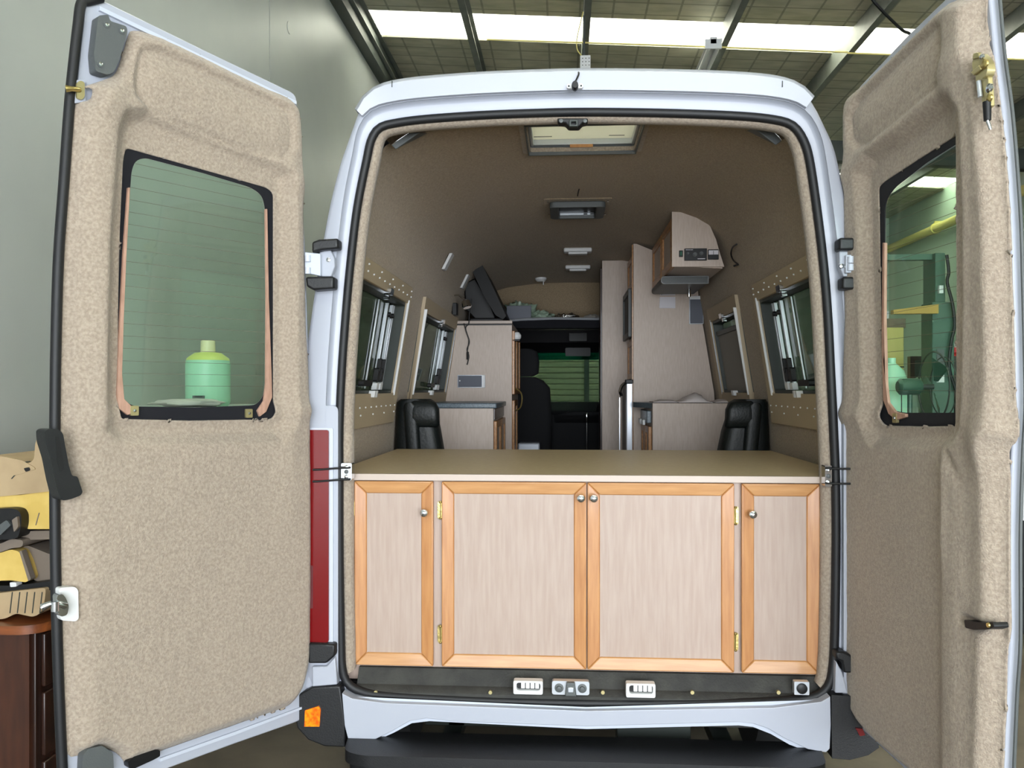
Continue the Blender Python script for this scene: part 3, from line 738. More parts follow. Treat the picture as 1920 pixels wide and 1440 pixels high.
    S = smooth_poly(D.poly(sh, -.006), 2) if False else D.poly(sh, -.006)
    S = rpoly(S, .02, 3)
    G = rpoly(D.poly(glass_px, -.006), .02, 4)
    gc = sum(p[0] for p in G)/len(G); G2 = [((gc+(a-gc)*1.12) if L else (a-.06 if a < gc else a+.02), b+(.01 if b > 1.9 else -.01)) for a, b in G]
    fw = lambda a, b, d: D.w(a, b, d)
    # shell as a ring round the glass: resample both loops to matching angles
    def resamp(L_, N):
        P = resample([(a,b,0) for a,b in L_], N); return [(p.x,p.y) for p in P]
    cu = sum(p[0] for p in G)/len(G); cz_ = sum(p[1] for p in G)/len(G)
    def align(Lp, N=160):
        out_ = []
        n = len(Lp)
        for k in range(N):
            a = 2*PI*k/N; dx, dy = math.cos(a), math.sin(a); best = None
            for i in range(n):
                ax, ay = Lp[i][0]-cu, Lp[i][1]-cz_; bx, by = Lp[(i+1)%n][0]-cu, Lp[(i+1)%n][1]-cz_
                ex, ey = bx-ax, by-ay; den = dx*ey-dy*ex
                if abs(den) < 1e-12: continue
                t = (ax*ey-ay*ex)/den; s_ = (ax*dy-ay*dx)/den
                if -1e-6 <= s_ <= 1+1e-6 and t > 0 and (best is None or t > best): best = t
            out_.append((cu+dx*best, cz_+dy*best))
        return out_
    # corners kept: dense sampling
    build('door_shell', MB().ring(align(S, 720), align(G2, 720), fw, -.040 if L else -.026, -.003), 'paint', e, 'white painted metal edge of the door', bevel=.004, smooth=35)
    Ho = [(a, b) for a, b in frit]
    build('window_surround', MB().ring(align([(gc+(a-gc)*1.10, 1.93+(b-1.93)*1.05) for a, b in D.poly(frit,-.002)], 360), align(G, 360), fw, -.0035, -.001), 'black_felt', e, 'black band around the glass')
    # wooden trim strips beside the glass
    if L:
        tr = [[(239,352),(243,352),(236,480),(231,600),(228,700),(232,748),(246,762),(250,774),(238,778),(222,766),(218,740),(222,640),(230,480)],
              [(497,392),(500,392),(503,560),(508,700),(509,745),(498,772),(486,781),(482,770),(494,752),(498,720),(499,560)]]
        cl = [(252,770),(467,775)]
    else:
        tr = [[(1657,455),(1661,455),(1660,600),(1663,720),(1667,755),(1680,772),(1700,776),(1700,782),(1682,788),(1668,776),(1658,750),(1655,640)]]
        cl = [(1678,784)]
    for t in tr: build('trim_strip', MB().prism(D.poly(t, .004), fw, -.001, .008), 'wood_raw', e, 'bare plywood edge beside the glass', bevel=.0015)
    for x, y in cl:
        u, z = D.px(x, y, .008)
        c = build('window_clip', MB().prism(rr(u-.011,u+.011,z-.013,z+.013,.003), fw, .002, .010), 'zinc', e, bevel=.0015)
        build('screw', MB().lathe([(.005,0),(.004,.002),(.001,.0025)], D.w(u, z, .010), D.n, 10), 'chrome', c)
    gp = build('window_pane', MB().prism(G, fw, -.009, -.006), 'glass_green', e, 'green tinted heated glass pane')
    # heater lines
    zt = max(p[1] for p in G)-.02; zb = min(p[1] for p in G)+.06; n = 19 if L else 17
    for k in range(n):
        z = zt-(zt-zb)*k/(n-1)+(.0)
        xs = sorted(p[0] for p in [(u_, z) for u_ in []] ) if False else None
        cr = []
        for i in range(len(G)):
            a, b = G[i], G[(i+1)%len(G)]
            if (a[1]-z)*(b[1]-z) < 0: cr.append(a[0]+(b[0]-a[0])*(z-a[1])/(b[1]-a[1]))
        if len(cr) < 2: continue
        u0, u1 = min(cr), max(cr)
        build('heater_line', MB().prism([(u0+.004,z-.0005),(u1-.004,z-.0005),(u1-.004,z+.0005),(u0+.004,z+.0005)], fw, -.0059, -.0054), 'heater', e, smooth=False)
    if L:
        # black edge seal down the free edge
        pp = [(196,-14),(168,4),(140,-2),(150,20),(148,60),(138,120),(131,200),(118,340),(106,480),(100,640),(97,800),(97,960),(101,1100),(106,1250),(112,1400),(117,1500)]
        pp = [(190,-4),(166,2),(152,8),(146,50),(138,120),(130,200),(120,340),(110,480),(105,640),(103,800),(103,960),(105,1100),(109,1250),(115,1400),(120,1500)]
        P = [D.w(*D.px(a, b, .0), .0) for a, b in pp]
        build('edge_seal', MB().tube(spline(P, 6), .0125, 10), 'rubber', e, 'black rubber seal along the free edge')
        for pts_, d0, d1, nm2, mm in (([(183,30),(202,28),(205,40),(236,50),(238,60),(222,115),(212,136),(200,141),(178,134),(175,100)], .0,.034,'corner_bracket','plastic_grey'),):
            b = build(nm2, MB().prism(rpoly(D.poly(pts_, .03), .006, 3), fw, d0, d1), mm, e, 'grey plastic cover with three screws', bevel=.006, bseg=3)
            bm_ = [D.px(x, y, .036) for x, y in ((201,46),(229,57),(189,120))]
            for u, z in bm_: build('screw', MB().lathe([(.009,0),(.009,.003),(.005,.0035),(.004,.001),(.001,.001)], D.w(u, z, .033), D.n, 14), 'plastic_grey', b); 
            for u, z in bm_: build('screw', MB().lathe([(.0052,0),(.005,.002),(.001,.003)], D.w(u, z, .035), D.n, 12), 'chrome', b)
        u, z = D.px(150, 170, .01)
        b = build('hinge_plate', MB().prism(rpoly(D.poly([(141,150),(160,150),(161,190),(140,194)], .01), .003, 3), fw, .0, .010), 'paint', e, bevel=.002)
        c = build('striker_plate', MB().prism(rpoly(D.poly([(143,156),(150,151),(158,155),(158,182),(152,188),(143,184)], .014), .005, 3), fw, .010, .017), 'zinc', b, bevel=.002)
        build('striker_pin', MB().tube([D.w(*D.px(150,168,.02), .018), D.w(*D.px(136,166,.03), .028), D.w(*D.px(126,165,.03), .022)], [.006,.006,.009], 10), 'brass', b)
        # black pull handle
        hp = [(79,808),(86,804),(104,804),(113,812),(118,840),(124,872),(130,892),(140,892),(150,922),(146,928),(128,935),(112,938),(104,924),(98,900),(90,860),(80,828)]
        h = build('pull_handle', MB().prism(rpoly(D.poly(hp, .045), .006, 3), fw, .010, .060), 'plastic_black', e, 'black plastic pull handle on the free edge', bevel=.009, bseg=3)
        build('grip_recess', MB().prism(rpoly(D.poly([(104,818),(110,818),(116,850),(120,880),(112,886),(106,860)], .06), .004, 3), fw, .058, .0615), 'black', h)
        # latch
        lb = build('latch_cover', MB().prism(rpoly(D.poly([(110,1102),(140,1100),(146,1106),(147,1160),(141,1165),(113,1163)], .03), .008, 4), fw, .0, .032), 'plastic_white', e, 'white plastic lock cover', bevel=.008, bseg=4)
        build('lock_barrel', MB().prism(rpoly(D.poly([(104,1116),(114,1112),(121,1120),(127,1135),(124,1152),(112,1156),(106,1148)], .045), .006, 3), fw, .028, .052), 'chrome', lb, bevel=.006, bseg=3)
        build('latch_lever', MB().tube([D.w(*D.px(122,1136,.05), .052), D.w(*D.px(108,1132,.05), .056), D.w(*D.px(94,1132,.05), .050), D.w(*D.px(82,1140,.05), .040)], [.008,.007,.007,.009], 10).cyl(D.w(*D.px(104,1128,.06), .058), D.w(*D.px(104,1146,.06), .058), .009), 'chrome', lb)
        build('bottom_bracket', MB().prism(rpoly(D.poly([(156,1416),(165,1404),(192,1398),(212,1412),(214,1450),(154,1462)], .03), .006, 3), fw, .0, .030), 'plastic_grey', e, 'grey plastic bracket at the bottom corner', bevel=.005)
        build('rod_guide', MB().prism(rpoly(D.poly([(238,1428),(245,1421),(290,1404),(298,1406),(298,1417),(285,1424),(250,1440),(240,1440)], .02), .004, 3), fw, .0, .026), 'black', e, 'black latch rod guide', bevel=.003)
        build('drip_rail', MB().prism(D.poly([(186,12),(555,190),(555,196),(186,20)], .003), fw, -.003, .006), 'paint_shade', e)
        build('drip_rail', MB().prism(D.poly([(300,1422),(440,1372),(575,1322),(575,1326),(440,1378),(300,1428)], .003), fw, -.003, .004), 'paint_shade', e)
    else:
        P = []
        for a_, b_ in [(1852,-60),(1858,0),(1868,110),(1880,200),(1889,300),(1897,420),(1900,520),(1903,640),(1905,760),(1900,860),(1896,1000),(1896,1200),(1890,1300),(1884,1440),(1880,1540)]:
            u, z = D.px(a_, b_, .0); P.append(D.w(u+.003, z, -.019))
        build('edge_seal', MB().tube(spline(P, 6), .004, 8), 'plastic_grey', e, 'grey seal line along the free edge')
        B = [(1825,104),(1834,100),(1842,108),(1848,118),(1850,130),(1847,142),(1838,148),(1828,144),(1822,132),(1821,118)]
        b = build('latch_gear', MB().prism(rpoly(D.poly(B, .05), .004, 3), fw, .030, .048), 'zinc', e, 'zinc-plated door latch gear with bolts', bevel=.003)
        for pts_, d0, d1 in (([(1824,140),(1847,136),(1850,165),(1852,198),(1845,204),(1838,200),(1834,176),(1826,170)], .028, .040),
                             ([(1826,136),(1843,122),(1846,130),(1832,142)], .048, .054), ([(1830,100),(1840,98),(1842,108),(1828,112)], .044,.052)):
            build('bracket', MB().prism(D.poly(pts_, .045), fw, d0, d1), 'zinc', b, bevel=.002)
        for x, y, r in ((1841,120,.011),(1836,106,.006),(1844,165,.010),(1844,183,.009)):
            u, z = D.px(x, y, .055)
            build('bolt', MB().lathe([(r,0),(r,.005),(r*.6,.007),(.001,.0075)], D.w(u, z, .046 if y < 150 else .039), D.n, 12), 'chrome' if y in (165,106) else 'brass', b)
        build('spring', MB().cyl(D.w(*D.px(1831,152,.05), .045), D.w(*D.px(1834,182,.05), .045), .005, n=10), 'alu', b)
        build('rod_boot', MB().cyl(D.w(*D.px(1848,191,.045), .042), D.w(*D.px(1849,226,.045), .042), .009, .0075, n=12), 'black', b)
        build('rod', MB().cyl(D.w(*D.px(1849,226,.045), .042), D.w(*D.px(1850,243,.045), .036), .004, .003, n=10), 'chrome', b)
        s_ = build('lock_slot', MB().prism(rpoly(D.poly([(1810,1162),(1828,1166),(1850,1168),(1864,1166),(1867,1176),(1855,1180),(1838,1180),(1828,1181),(1812,1177)], .05), .004, 3), fw, .020, .053), 'black', e, 'black latch slot in the felt', bevel=.003)
        build('screw', MB().lathe([(.006,0),(.005,.003),(.001,.003)], D.w(*D.px(1853,1172,.054), .053), D.n, 10), 'brass', s_)
        build('stay_hook', MB().tube([D.w(*D.px(a,b,.0), .004) for a,b in ((1604,1350),(1594,1348),(1593,1334),(1604,1336))], .006, 8), 'plastic_white', e)
    return D
mat('heater', (96,90,74), rough=.6)
DL = rear_door(-1); DR = rear_door(1)
# ================================================================== storage cupboard at the back
def avz(py, y, px=1100): return at(px, py, y).z
CY = .06; ZT = avz(891, .045); CB = avz(1257, CY)
cab = thing('storage_cabinet', (0,.6,.70), 'wide pale laminate storage cupboard with four timber-framed doors inside the rear opening', 'cabinet')
build('counter_top', MB().box(-.845,.855,.045,1.17,ZT-.020,ZT), 'laminate_top', cab, 'laminate worktop, its tan tone standing in for dim light', bevel=.002)
build('top_edging', MB().box(-.80,.79,.036,.0455,ZT-.020,ZT+.0008), 'laminate_edge', cab, 'pale edging strip', bevel=.001)
xa, xb = at(648,1000,CY).x, at(1560,1000,CY).x
build('carcass', MB().box(xa,xb,CY,.09,.705,ZT-.02).box(-.84,-.82,.09,1.16,.70,ZT-.02).box(.83,.85,.09,1.16,.70,ZT-.02).box(-.84,.85,1.14,1.16,.70,ZT-.02), 'laminate', cab)
doors = [(664,812),(828,1099.5),(1101.5,1377),(1391,1538)]
zt, zb = avz(905, CY-.02), avz(1256, CY-.02)
KN = [(797,960),(1089,933),(1113,933),(1409,963)]
for i, (p0, p1) in enumerate(doors):
    x0, x1 = at(p0,1080,CY-.02).x, at(p1,1080,CY-.02).x; w = .040; yf = CY-.020; yb = CY-.001
    lab = ['narrow cupboard door at the left','wide cupboard door left of the middle','wide cupboard door right of the middle','narrow cupboard door at the right'][i]
    e = thing('door', ((x0+x1)/2, CY, zb), lab, ''); del e['category']; e.parent = cab; e.location = Vector(((x0+x1)/2,CY,zb))-OFFS[cab.name]
    def fr(pts, mm, nm):   # mitred member with sloping inner lip
        a, b, c, d_ = pts
        build(nm, MB().hexa([(a[0],yf,a[1]),(b[0],yf,b[1]),(c[0],yf+.006,c[1]),(d_[0],yf+.006,d_[1])], [(a[0],yb,a[1]),(b[0],yb,b[1]),(c[0],yb,c[1]),(d_[0],yb,d_[1])]), mm, e, bevel=.0035, bseg=2)
    fr([(x0,zb),(x0,zt),(x0+w,zt-w),(x0+w,zb+w)], 'wood_v', 'stile'); fr([(x1,zt),(x1,zb),(x1-w,zb+w),(x1-w,zt-w)], 'wood_v', 'stile')
    fr([(x0,zt),(x1,zt),(x1-w,zt-w),(x0+w,zt-w)], 'wood_h', 'rail'); fr([(x1,zb),(x0,zb),(x0+w,zb+w),(x1-w,zb+w)], 'wood_h', 'rail')
    build('panel', MB().box(x0+w-.004,x1-w+.004,yf+.010,yb,zb+w-.004,zt-w+.004), 'laminate', e, 'pale laminate panel')
    k = at(*KN[i], yf)
    build('knob', MB().lathe([(.009,0),(.006,.006),(.006,.012),(.0115,.017),(.013,.022),(.0115,.027),(.006,.030),(.001,.031)], (k.x,yf,k.z), (0,-1,0), 20), 'chrome', e, 'round polished knob')
    hx = x0-.006 if i in (0,1) else x1+.006
    for py in ((958,1192) if i in (0,) else (960,1196) if i == 1 else (965,1200)):
        z = avz(py, yf)
        build('hinge', MB().prism(rpoly([(hx-.009,z-.028),(hx+.009,z-.028),(hx+.009,z+.028),(hx-.009,z+.028)],.006,3), FXZ, yf+.012, yb+.0005).cyl((hx+(.004 if i<2 else -.004),yf+.006,z-.024),(hx+(.004 if i<2 else -.004),yf+.006,z+.024),.004,n=8).sphere((hx,yf+.008,z+.026),.005,8).sphere((hx,yf+.008,z-.026),.005,8), 'brass', e, 'brass hinge')
# barrel catches with cords on each side of the opening
for s in (-1, 1):
    q = (641,661,868,900) if s < 0 else (1545,1558,872,912)
    a_, b_ = at(q[0],q[3],-.012), at(q[1],q[2],-.012)
    e = thing('bungee_catch', ((a_.x+b_.x)/2,-.012,a_.z), 'small chrome catch with two black cords, on the '+('left' if s<0 else 'right')+' edge of the rear opening', 'catch')
    build('plate', MB().prism(rr(a_.x,b_.x,a_.z,b_.z,.005), FXZ, -.022, .012), 'chrome', e, bevel=.003)
    for k in range(3):
        z = a_.z+(b_.z-a_.z)*(.22+.28*k); build('bolt', MB().lathe([(.007,0),(.006,.005),(.001,.007)], ((a_.x+b_.x)/2,-.022,z), (0,-1,0), 10), 'plastic_grey' if k == 1 else 'chrome', e)
    for py in ((877,899) if s < 0 else (878,906)):
        P = [at(px, py+dy, y) for px, dy, y in (((656,0,-.026),(632,1,-.036),(606,3,-.040),(586,4,-.05)) if s < 0 else ((1548,0,-.026),(1566,1,-.036),(1580,1,-.040),(1600,1,-.05)))]
        build('cord', MB().tube(spline(P,4), .0032, 8), 'black', e)

# ================================================================== inside furniture
def wallx(y, z, side): return side*(hw(z)-.012)
def wallcut(z0, z1, side, xin, o=.012):       # outline (x,z) of a panel from the aisle to the curved wall
    zs = [z0+(z1-z0)*k/14 for k in range(15)]
    out = [(xin, z0)]
    for z in zs: out.append((side*max(hwz(z)-o, abs(xin)+.02), z))
    out.append((xin, z1)); return out
def hwz(z, zc=2.575):
    if z <= 2.2: return hw(z)
    t = min(1, (z-2.2)/(zc-2.2)); return hw(2.2)*(max(0, 1-t**3.0))**(1/3.0)

def timber_door(parent, x, y0, y1, z0, z1, side, nm='door'):
    """framed door facing the aisle; side=-1 unit on the left (faces +x)"""
    s = 1 if side < 0 else -1; xo = x+s*.018
    e = build(nm, MB().box(min(x,x+s*.008),max(x,x+s*.008),y0+.02,y1-.02,z0+.02,z1-.02), 'laminate_in', parent)
    w = .04; lo, hi = min(x,xo), max(x,xo)
    build('stile', MB().box(lo,hi,y0,y0+w,z0,z1), 'wood_y', e, bevel=.003); build('stile', MB().box(lo,hi,y1-w,y1,z0,z1), 'wood_y', e, bevel=.003)
    build('rail', MB().box(lo,hi,y0+w,y1-w,z0,z0+w), 'wood_y', e, bevel=.003); build('rail', MB().box(lo,hi,y0+w,y1-w,z1-w,z1), 'wood_y', e, bevel=.003)
    return e
# left tall cupboard
LX = -.418; LT = at(900,606,2.85).z
c = thing('tall_cupboard', (-.62,3.2,.70), 'tall pale laminate cupboard on the left wall below the television', 'cupboard')
build('end_panel', MB().prism(wallcut(.70, LT, -1, LX), FXZ, 2.85, 3.60), 'laminate_in', c)
build('top_edging', MB().box(-.80,LX+.004,2.838,2.852,LT-.004,LT+.016), 'laminate_edge', c, bevel=.003)
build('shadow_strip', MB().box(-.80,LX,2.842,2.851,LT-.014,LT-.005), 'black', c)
timber_door(c, LX, 2.87, 3.22, 1.62, LT-.05, -1); timber_door(c, LX, 3.24, 3.58, 1.62, LT-.05, -1); timber_door(c, LX, 2.87, 3.22, .75, 1.58, -1)
P = [Vector((LX+.02,2.96,1.66)),Vector((LX+.055,2.96,1.63)),Vector((LX+.062,2.96,1.58)),Vector((LX+.05,2.96,1.53)),Vector((LX+.02,2.96,1.51))]
build('bow_handle', MB().tube(spline(P,5), .005, 8), 'brass', c)
# grey heater vent / plate on its end panel
def plate(nm, q, y, body, stripe, lab, cat, grp=None):
    a_, b_ = at(q[0],q[3],y), at(q[1],q[2],y)
    e = thing(nm, ((a_.x+b_.x)/2,y,a_.z), lab, cat, grp)
    build('face', MB().box(a_.x,b_.x,y-.008,y,a_.z,b_.z), 'alu', e, bevel=.002)
    build('panel', MB().box(*body(a_,b_)[:2],y-.010,y-.006,*body(a_,b_)[2:]), 'vent_grey', e)
    build('clear_strip', MB().box(*stripe(a_,b_)[:2],y-.011,y-.006,*stripe(a_,b_)[2:]), 'plastic_white', e)
    return e
e = plate('wall_plate', (858,910,703,727), 2.848, lambda a,b:(a.x+.004,b.x-.022,a.z+.004,b.z-.004), lambda a,b:(b.x-.020,b.x-.002,a.z+.002,b.z-.002), 'grey rectangular plate with white end on the left cupboard panel', 'plate')
p = at(862,714,2.835); build('indicator', MB().cyl((p.x,2.84,p.z),(p.x,2.834,p.z),.005,n=8), 'plastic_white', e)
e = plate('wall_plate', (1292,1319,555,608), 2.598, lambda a,b:(a.x+.004,b.x-.004,a.z+.004,b.z-.022), lambda a,b:(a.x+.002,b.x-.002,b.z-.020,b.z-.002), 'tall grey plate with white top on the right partition near the papers', 'plate')
# television
c = thing('television', (-.56,3.1,LT), 'flat black television seen edge-on on the left cupboard', 'television')
P = [at(a,b,3.0) for a,b in ((888,492),(897,487),(905,498),(928,545),(950,594),(944,600),(930,592),(908,555),(888,512))]
build('screen_case', MB().prism(rpoly([(p.x,p.z) for p in P],.006,3), FXZ, 2.95, 3.55), 'screen', c, bevel=.006)
P = [at(a,b,3.05) for a,b in ((868,530),(890,520),(918,566),(930,598),(895,604),(872,580))]
build('mounting_arm', MB().prism([(p.x,p.z) for p in P], FXZ, 3.08, 3.22), 'black', c, bevel=.01)
build('stand_foot', MB().box(-.72,-.48,3.02,3.3,LT+.016,LT+.05), 'black', c, bevel=.008)
# leads hanging down
P = [at(a,b,2.83) for a,b in ((884,560),(880,590),(879,606),(873,616),(880,640),(876,655),(879,668),(876,684))]
tb = build('power_lead', MB().tube(spline(P,5), .004, 7).tube(spline([at(a,b,2.83) for a,b in ((870,606),(874,622),(879,636),(877,656))],4), .003, 6).tube([at(877,660,2.828),at(877,674,2.828)], .008, 8), 'black', None, 'thin black leads hanging down the left cupboard panel', 'cable')
# small reading lights / sockets on the left wall
for q, lab in (((826,835,479,504),'small white switch higher up on the left felt wall, nearest the rear doors'), ((860,869,518,539),'small white switch on the left felt wall beside the television')):
    a_ = atx((q[0]+q[1])/2, (q[2]+q[3])/2, -.76)
    e = thing('wall_switch', a_, lab, 'switch')
    z0_, z1_ = a_.z-.045, a_.z+.045
    x0_ = -(hwz(a_.z)-.004)
    build('plate', MB().hexa([(-hwz(z0_)+.0,a_.y-.04,z0_),(-hwz(z0_)+.0,a_.y+.04,z0_),(-hwz(z0_)+.018,a_.y+.04,z0_),(-hwz(z0_)+.018,a_.y-.04,z0_)], [(-hwz(z1_)+.0,a_.y-.04,z1_),(-hwz(z1_)+.0,a_.y+.04,z1_),(-hwz(z1_)+.018,a_.y+.04,z1_),(-hwz(z1_)+.018,a_.y-.04,z1_)]), 'plastic_white', e, bevel=.003)
a_ = at(872,562,2.6)
e = thing('reading_lamp', (a_.x-.02,2.6,a_.z-.05), 'small chrome reading lamp under the switch beside the television', 'lamp')
build('lamp_head', MB().lathe([(.010,0),(.026,.01),(.032,.05),(.026,.055)], a_, (.3,-.2,-1), 14), 'chrome', e)
build('lamp_arm', MB().tube([a_, a_+Vector((-.04,.0,.03)), Vector((-hwz(a_.z)+.0,2.62,a_.z+.03))], .006, 8), 'chrome', e)
build('socket', MB().box(-hwz(a_.z-.05)-.0,-hwz(a_.z-.05)+.03,2.58,2.66,a_.z-.10,a_.z-.02), 'black', e, bevel=.004)

# left kitchen bench
c = thing('kitchen_bench', (-.65,2.4,.70), 'low laminate bench with speckled blue-grey top on the left side, behind the left armchair', 'bench')
build('end_panel', MB().box(-.87,-.475,2.08,2.84,.70,1.545), 'laminate_in', c)
build('bench_top', MB().box(-.868,-.455,2.06,2.845,1.545,1.575), 'stone_top', c, 'speckled blue-grey bench top', bevel=.006)
timber_door(c, -.475, 2.11, 2.45, .78, 1.47, -1); timber_door(c, -.475, 2.47, 2.81, .78, 1.47, -1)
build('drawer_edge', MB().box(-.475,-.468,2.10,2.82,1.48,1.54), 'timber_dark', c)
# right kitchen bench
c = thing('sink_bench', (.62,2.35,.70), 'low laminate bench on the right side with cloths on top', 'bench')
ZB = at(1300,756,2.08).z
build('end_panel', MB().box(.425,.868,2.08,2.11,.70,ZB), 'laminate_in', c, bevel=.002)
build('carcass', MB().box(.425,.868,2.11,2.58,.70,1.545), 'laminate_in', c)
build('bench_top', MB().prism(rpoly([(.43,2.112),(.866,2.112),(.866,2.58),(.36,2.58),(.345,2.46)],.02,4), FXY, 1.545, 1.575), 'stone_top', c, bevel=.006)
build('drawer', MB().box(.400,.425,2.15,2.55,1.46,1.53), 'stone_top', c, bevel=.004)
for y in (2.24,2.42): build('drawer_pull', MB().box(.385,.40,y,y+.10,1.445,1.475), 'plastic_white', c, bevel=.003)
timber_door(c, .425, 2.13, 2.35, .78, 1.44, 1); timber_door(c, .425, 2.37, 2.58, .78, 1.44, 1)
def cloth(nm, px, y, lab, seed):
    P = [at(a,b,y) for a,b in px]; n = 18; m_ = 10; vs = []; fs = []
    zb_ = 1.577
    xs = [P[0].x+(P[-1].x-P[0].x)*k/n for k in range(n+1)]
    hs = [interp(x, [p.x for p in P], [p.z for p in P]) for x in xs]
    for j in range(m_+1):
        t = j/m_; env = math.sin(PI*t)**.6 if 0 < t < 1 else 0
        for k in range(n+1):
            e2 = min(1, 4*k/n, 4*(n-k)/n)
            h = zb_+max(.004, (hs[k]-zb_))*env*e2 + .006*noise.noise(Vector((xs[k]*22, t*4, seed)))*env*e2
            vs.append((xs[k]+.01*noise.noise(Vector((t*5,k,seed))), y-.10+.24*t, h))
    for j in range(m_):
        for k in range(n): a = j*(n+1)+k; fs.append((a,a+1,a+n+2,a+n+1))
    o = build(nm, MB().add(vs, fs), 'cloth_white', None, lab, 'cloth', smooth=80); md = o.modifiers.new('s','SOLIDIFY'); md.thickness = .004; return o
cloth('towel', [(1268,752),(1285,746),(1302,737),(1318,744),(1330,753)], 2.24, 'crumpled pale towel heaped in the middle of the right bench', 1.3)
cloth('tea_towel', [(1335,753),(1350,750),(1368,750),(1374,753)], 2.26, 'flat folded white cloth at the wall end of the right bench', 4.1)
cloth('dish_cloth', [(1222,754),(1240,750),(1262,751),(1268,754)], 2.30, 'thin folded cloth at the aisle end of the right bench', 8.1)

# right partition, fridge unit and far unit
c = thing('fridge_unit', (.6,2.9,.70), 'tall laminate partition unit on the right holding the fridge and microwave', 'cupboard')
build('end_panel', MB().prism(wallcut(.70, 2.565, 1, .36), FXZ, 2.60, 2.63), 'laminate_in', c)
build('carcass', MB().prism(wallcut(.70, 2.555, 1, .385), FXZ, 2.63, 3.18), 'laminate_in', c)
build('front_edging', MB().box(.352,.362,2.60,2.632,.70,2.56), 'wood_y', c)
timber_door(c, .385, 2.64, 3.16, 2.32, 2.53, 1)
timber_door(c, .385, 2.64, 3.16, 1.72, 1.98, 1)
mw = build('microwave', MB().box(.345,.388,2.68,3.14,2.00,2.28), 'screen', c, 'black microwave front', bevel=.005)
build('microwave_frame', MB().ring(rr(2.66,3.16,1.985,2.295,.01), rr(2.70,3.12,2.02,2.26,.01), FYZ, .335, .352), 'plastic_grey', c)
F1 = at(1170,713,2.56); F2 = at(1184,713,2.56)
fd = build('fridge_door', MB().box(.33,.384,2.655,3.15,.78,1.70), 'plastic_grey', c, 'grey fridge door', bevel=.004)
build('door_trim', MB().box(F1.x,F2.x-.002,2.55,2.60,.74,F1.z-.012), 'alu_bright', fd if False else c, 'bright aluminium upright trim') if False else None
mat('alu_bright', (226,232,242), rough=.25, metal=.2)
build('door_trim', MB().box(.318,.354,2.585,2.655,.78,1.69), 'alu_bright', c, 'bright aluminium upright trim of the fridge door', bevel=.004)
build('trim_cap', MB().box(.312,.358,2.58,2.66,1.69,1.715), 'black', c, bevel=.004)
build('fridge_latch', MB().tube(spline([Vector((.335,2.70,1.70)),Vector((.30,2.70,1.68)),Vector((.285,2.70,1.64)),Vector((.295,2.70,1.61))],4), .010, 8), 'chrome', c)
build('fridge_rail', MB().box(.286,.292,2.80,2.812,.78,1.60), 'alu', c)
c = thing('wardrobe', (.55,3.5,.70), 'tall narrow laminate wardrobe jutting into the aisle ahead of the fridge unit', 'wardrobe')
WX = at(1129,700,3.2).x
build('carcass', MB().prism(wallcut(.70, 2.50, 1, WX), FXZ, 3.20, 3.40), 'laminate_in', c)
build('end_panel', MB().box(WX,.42,3.188,3.20,.70,2.553), 'laminate_in', c)
build('door_edging', MB().box(WX-.014,WX,3.19,3.40,.72,2.50), 'timber_dark', c, 'dark timber edging', bevel=.003)
# overhead locker
c = thing('overhead_locker', (.62,2.1,2.28), 'overhead locker on the right wall with a curved top and a black control panel', 'cupboard')
Y0 = 1.64
L_ = [at(a,b,Y0) for a,b in ((1260,500),(1260,397),(1300,399),(1318,408),(1332,425),(1343,450),(1350,475),(1358,500))]
build('end_panel', MB().prism([(p.x,p.z) for p in L_], FXZ, Y0, Y0+.02), 'laminate_in', c)
zb_ = L_[0].z; xi = L_[0].x
build('carcass', MB().prism([(xi+.018,zb_+.004)]+[(xi+.018,2.545)]+[(p.x-.004,p.z-.006) for p in L_[3:]], FXZ, Y0+.02, 2.595), 'laminate_in', c)
timber_door(c, xi+.018, Y0+.03, Y0+.46, zb_+.0, 2.53, 1); timber_door(c, xi+.018, Y0+.49, 2.58, zb_+.0, 2.53, 1)
def pan(q, nm, mm, lab=None, d=.010, par=None):
    a_, b_ = at(q[0],q[3],Y0), at(q[1],q[2],Y0)
    return build(nm, MB().box(a_.x,b_.x,Y0-d,Y0+.004,a_.z,b_.z), mm, par or c, lab, bevel=.002)
cp = pan((1283,1325,466,489), 'control_panel', 'black', 'black electrical control panel')
pan((1273,1280,470,482), 'rocker_switch', 'switch_green' if 'switch_green' in MATS else 'black')
mat('switch_green', (20,92,66), rough=.4)
pan((1274.5,1278.5,472,480), 'switch_lamp', 'switch_green', d=.013)
mt = pan((1327,1347,468,487), 'meter', 'black', 'small analogue meter')
a_, b_ = at(1328,478,Y0), at(1346,470,Y0)
build('dial', MB().box(a_.x,b_.x,Y0-.012,Y0-.008,a_.z,b_.z), 'paper', mt)
p = at(1337,478,Y0); build('needle', MB().box(p.x-.001,p.x+.001,Y0-.0135,Y0-.011,p.z,p.z+.018), 'black', mt)
for x, y, r in ((1303,477,.011),(1315,475,.010),(1290,475,.006)):
    p = at(x,y,Y0-.01); build('dial_knob', MB().lathe([(r,0),(r,.003),(r*.7,.003),(r*.6,.008),(.001,.008)], (p.x,Y0-.010,p.z), (0,-1,0), 16), 'plastic_grey', cp)
for x in (1288,1292,1297): 
    p = at(x,468.5,Y0-.01); build('marking', MB().box(p.x-.006,p.x+.006,Y0-.0112,Y0-.0095,p.z-.0012,p.z+.0012), 'paper', cp)
a_, b_ = at(1308,486,Y0-.01), at(1322,484.5,Y0-.01); build('marking', MB().box(a_.x,b_.x,Y0-.0112,Y0-.0095,a_.z,b_.z), 'paper', cp)
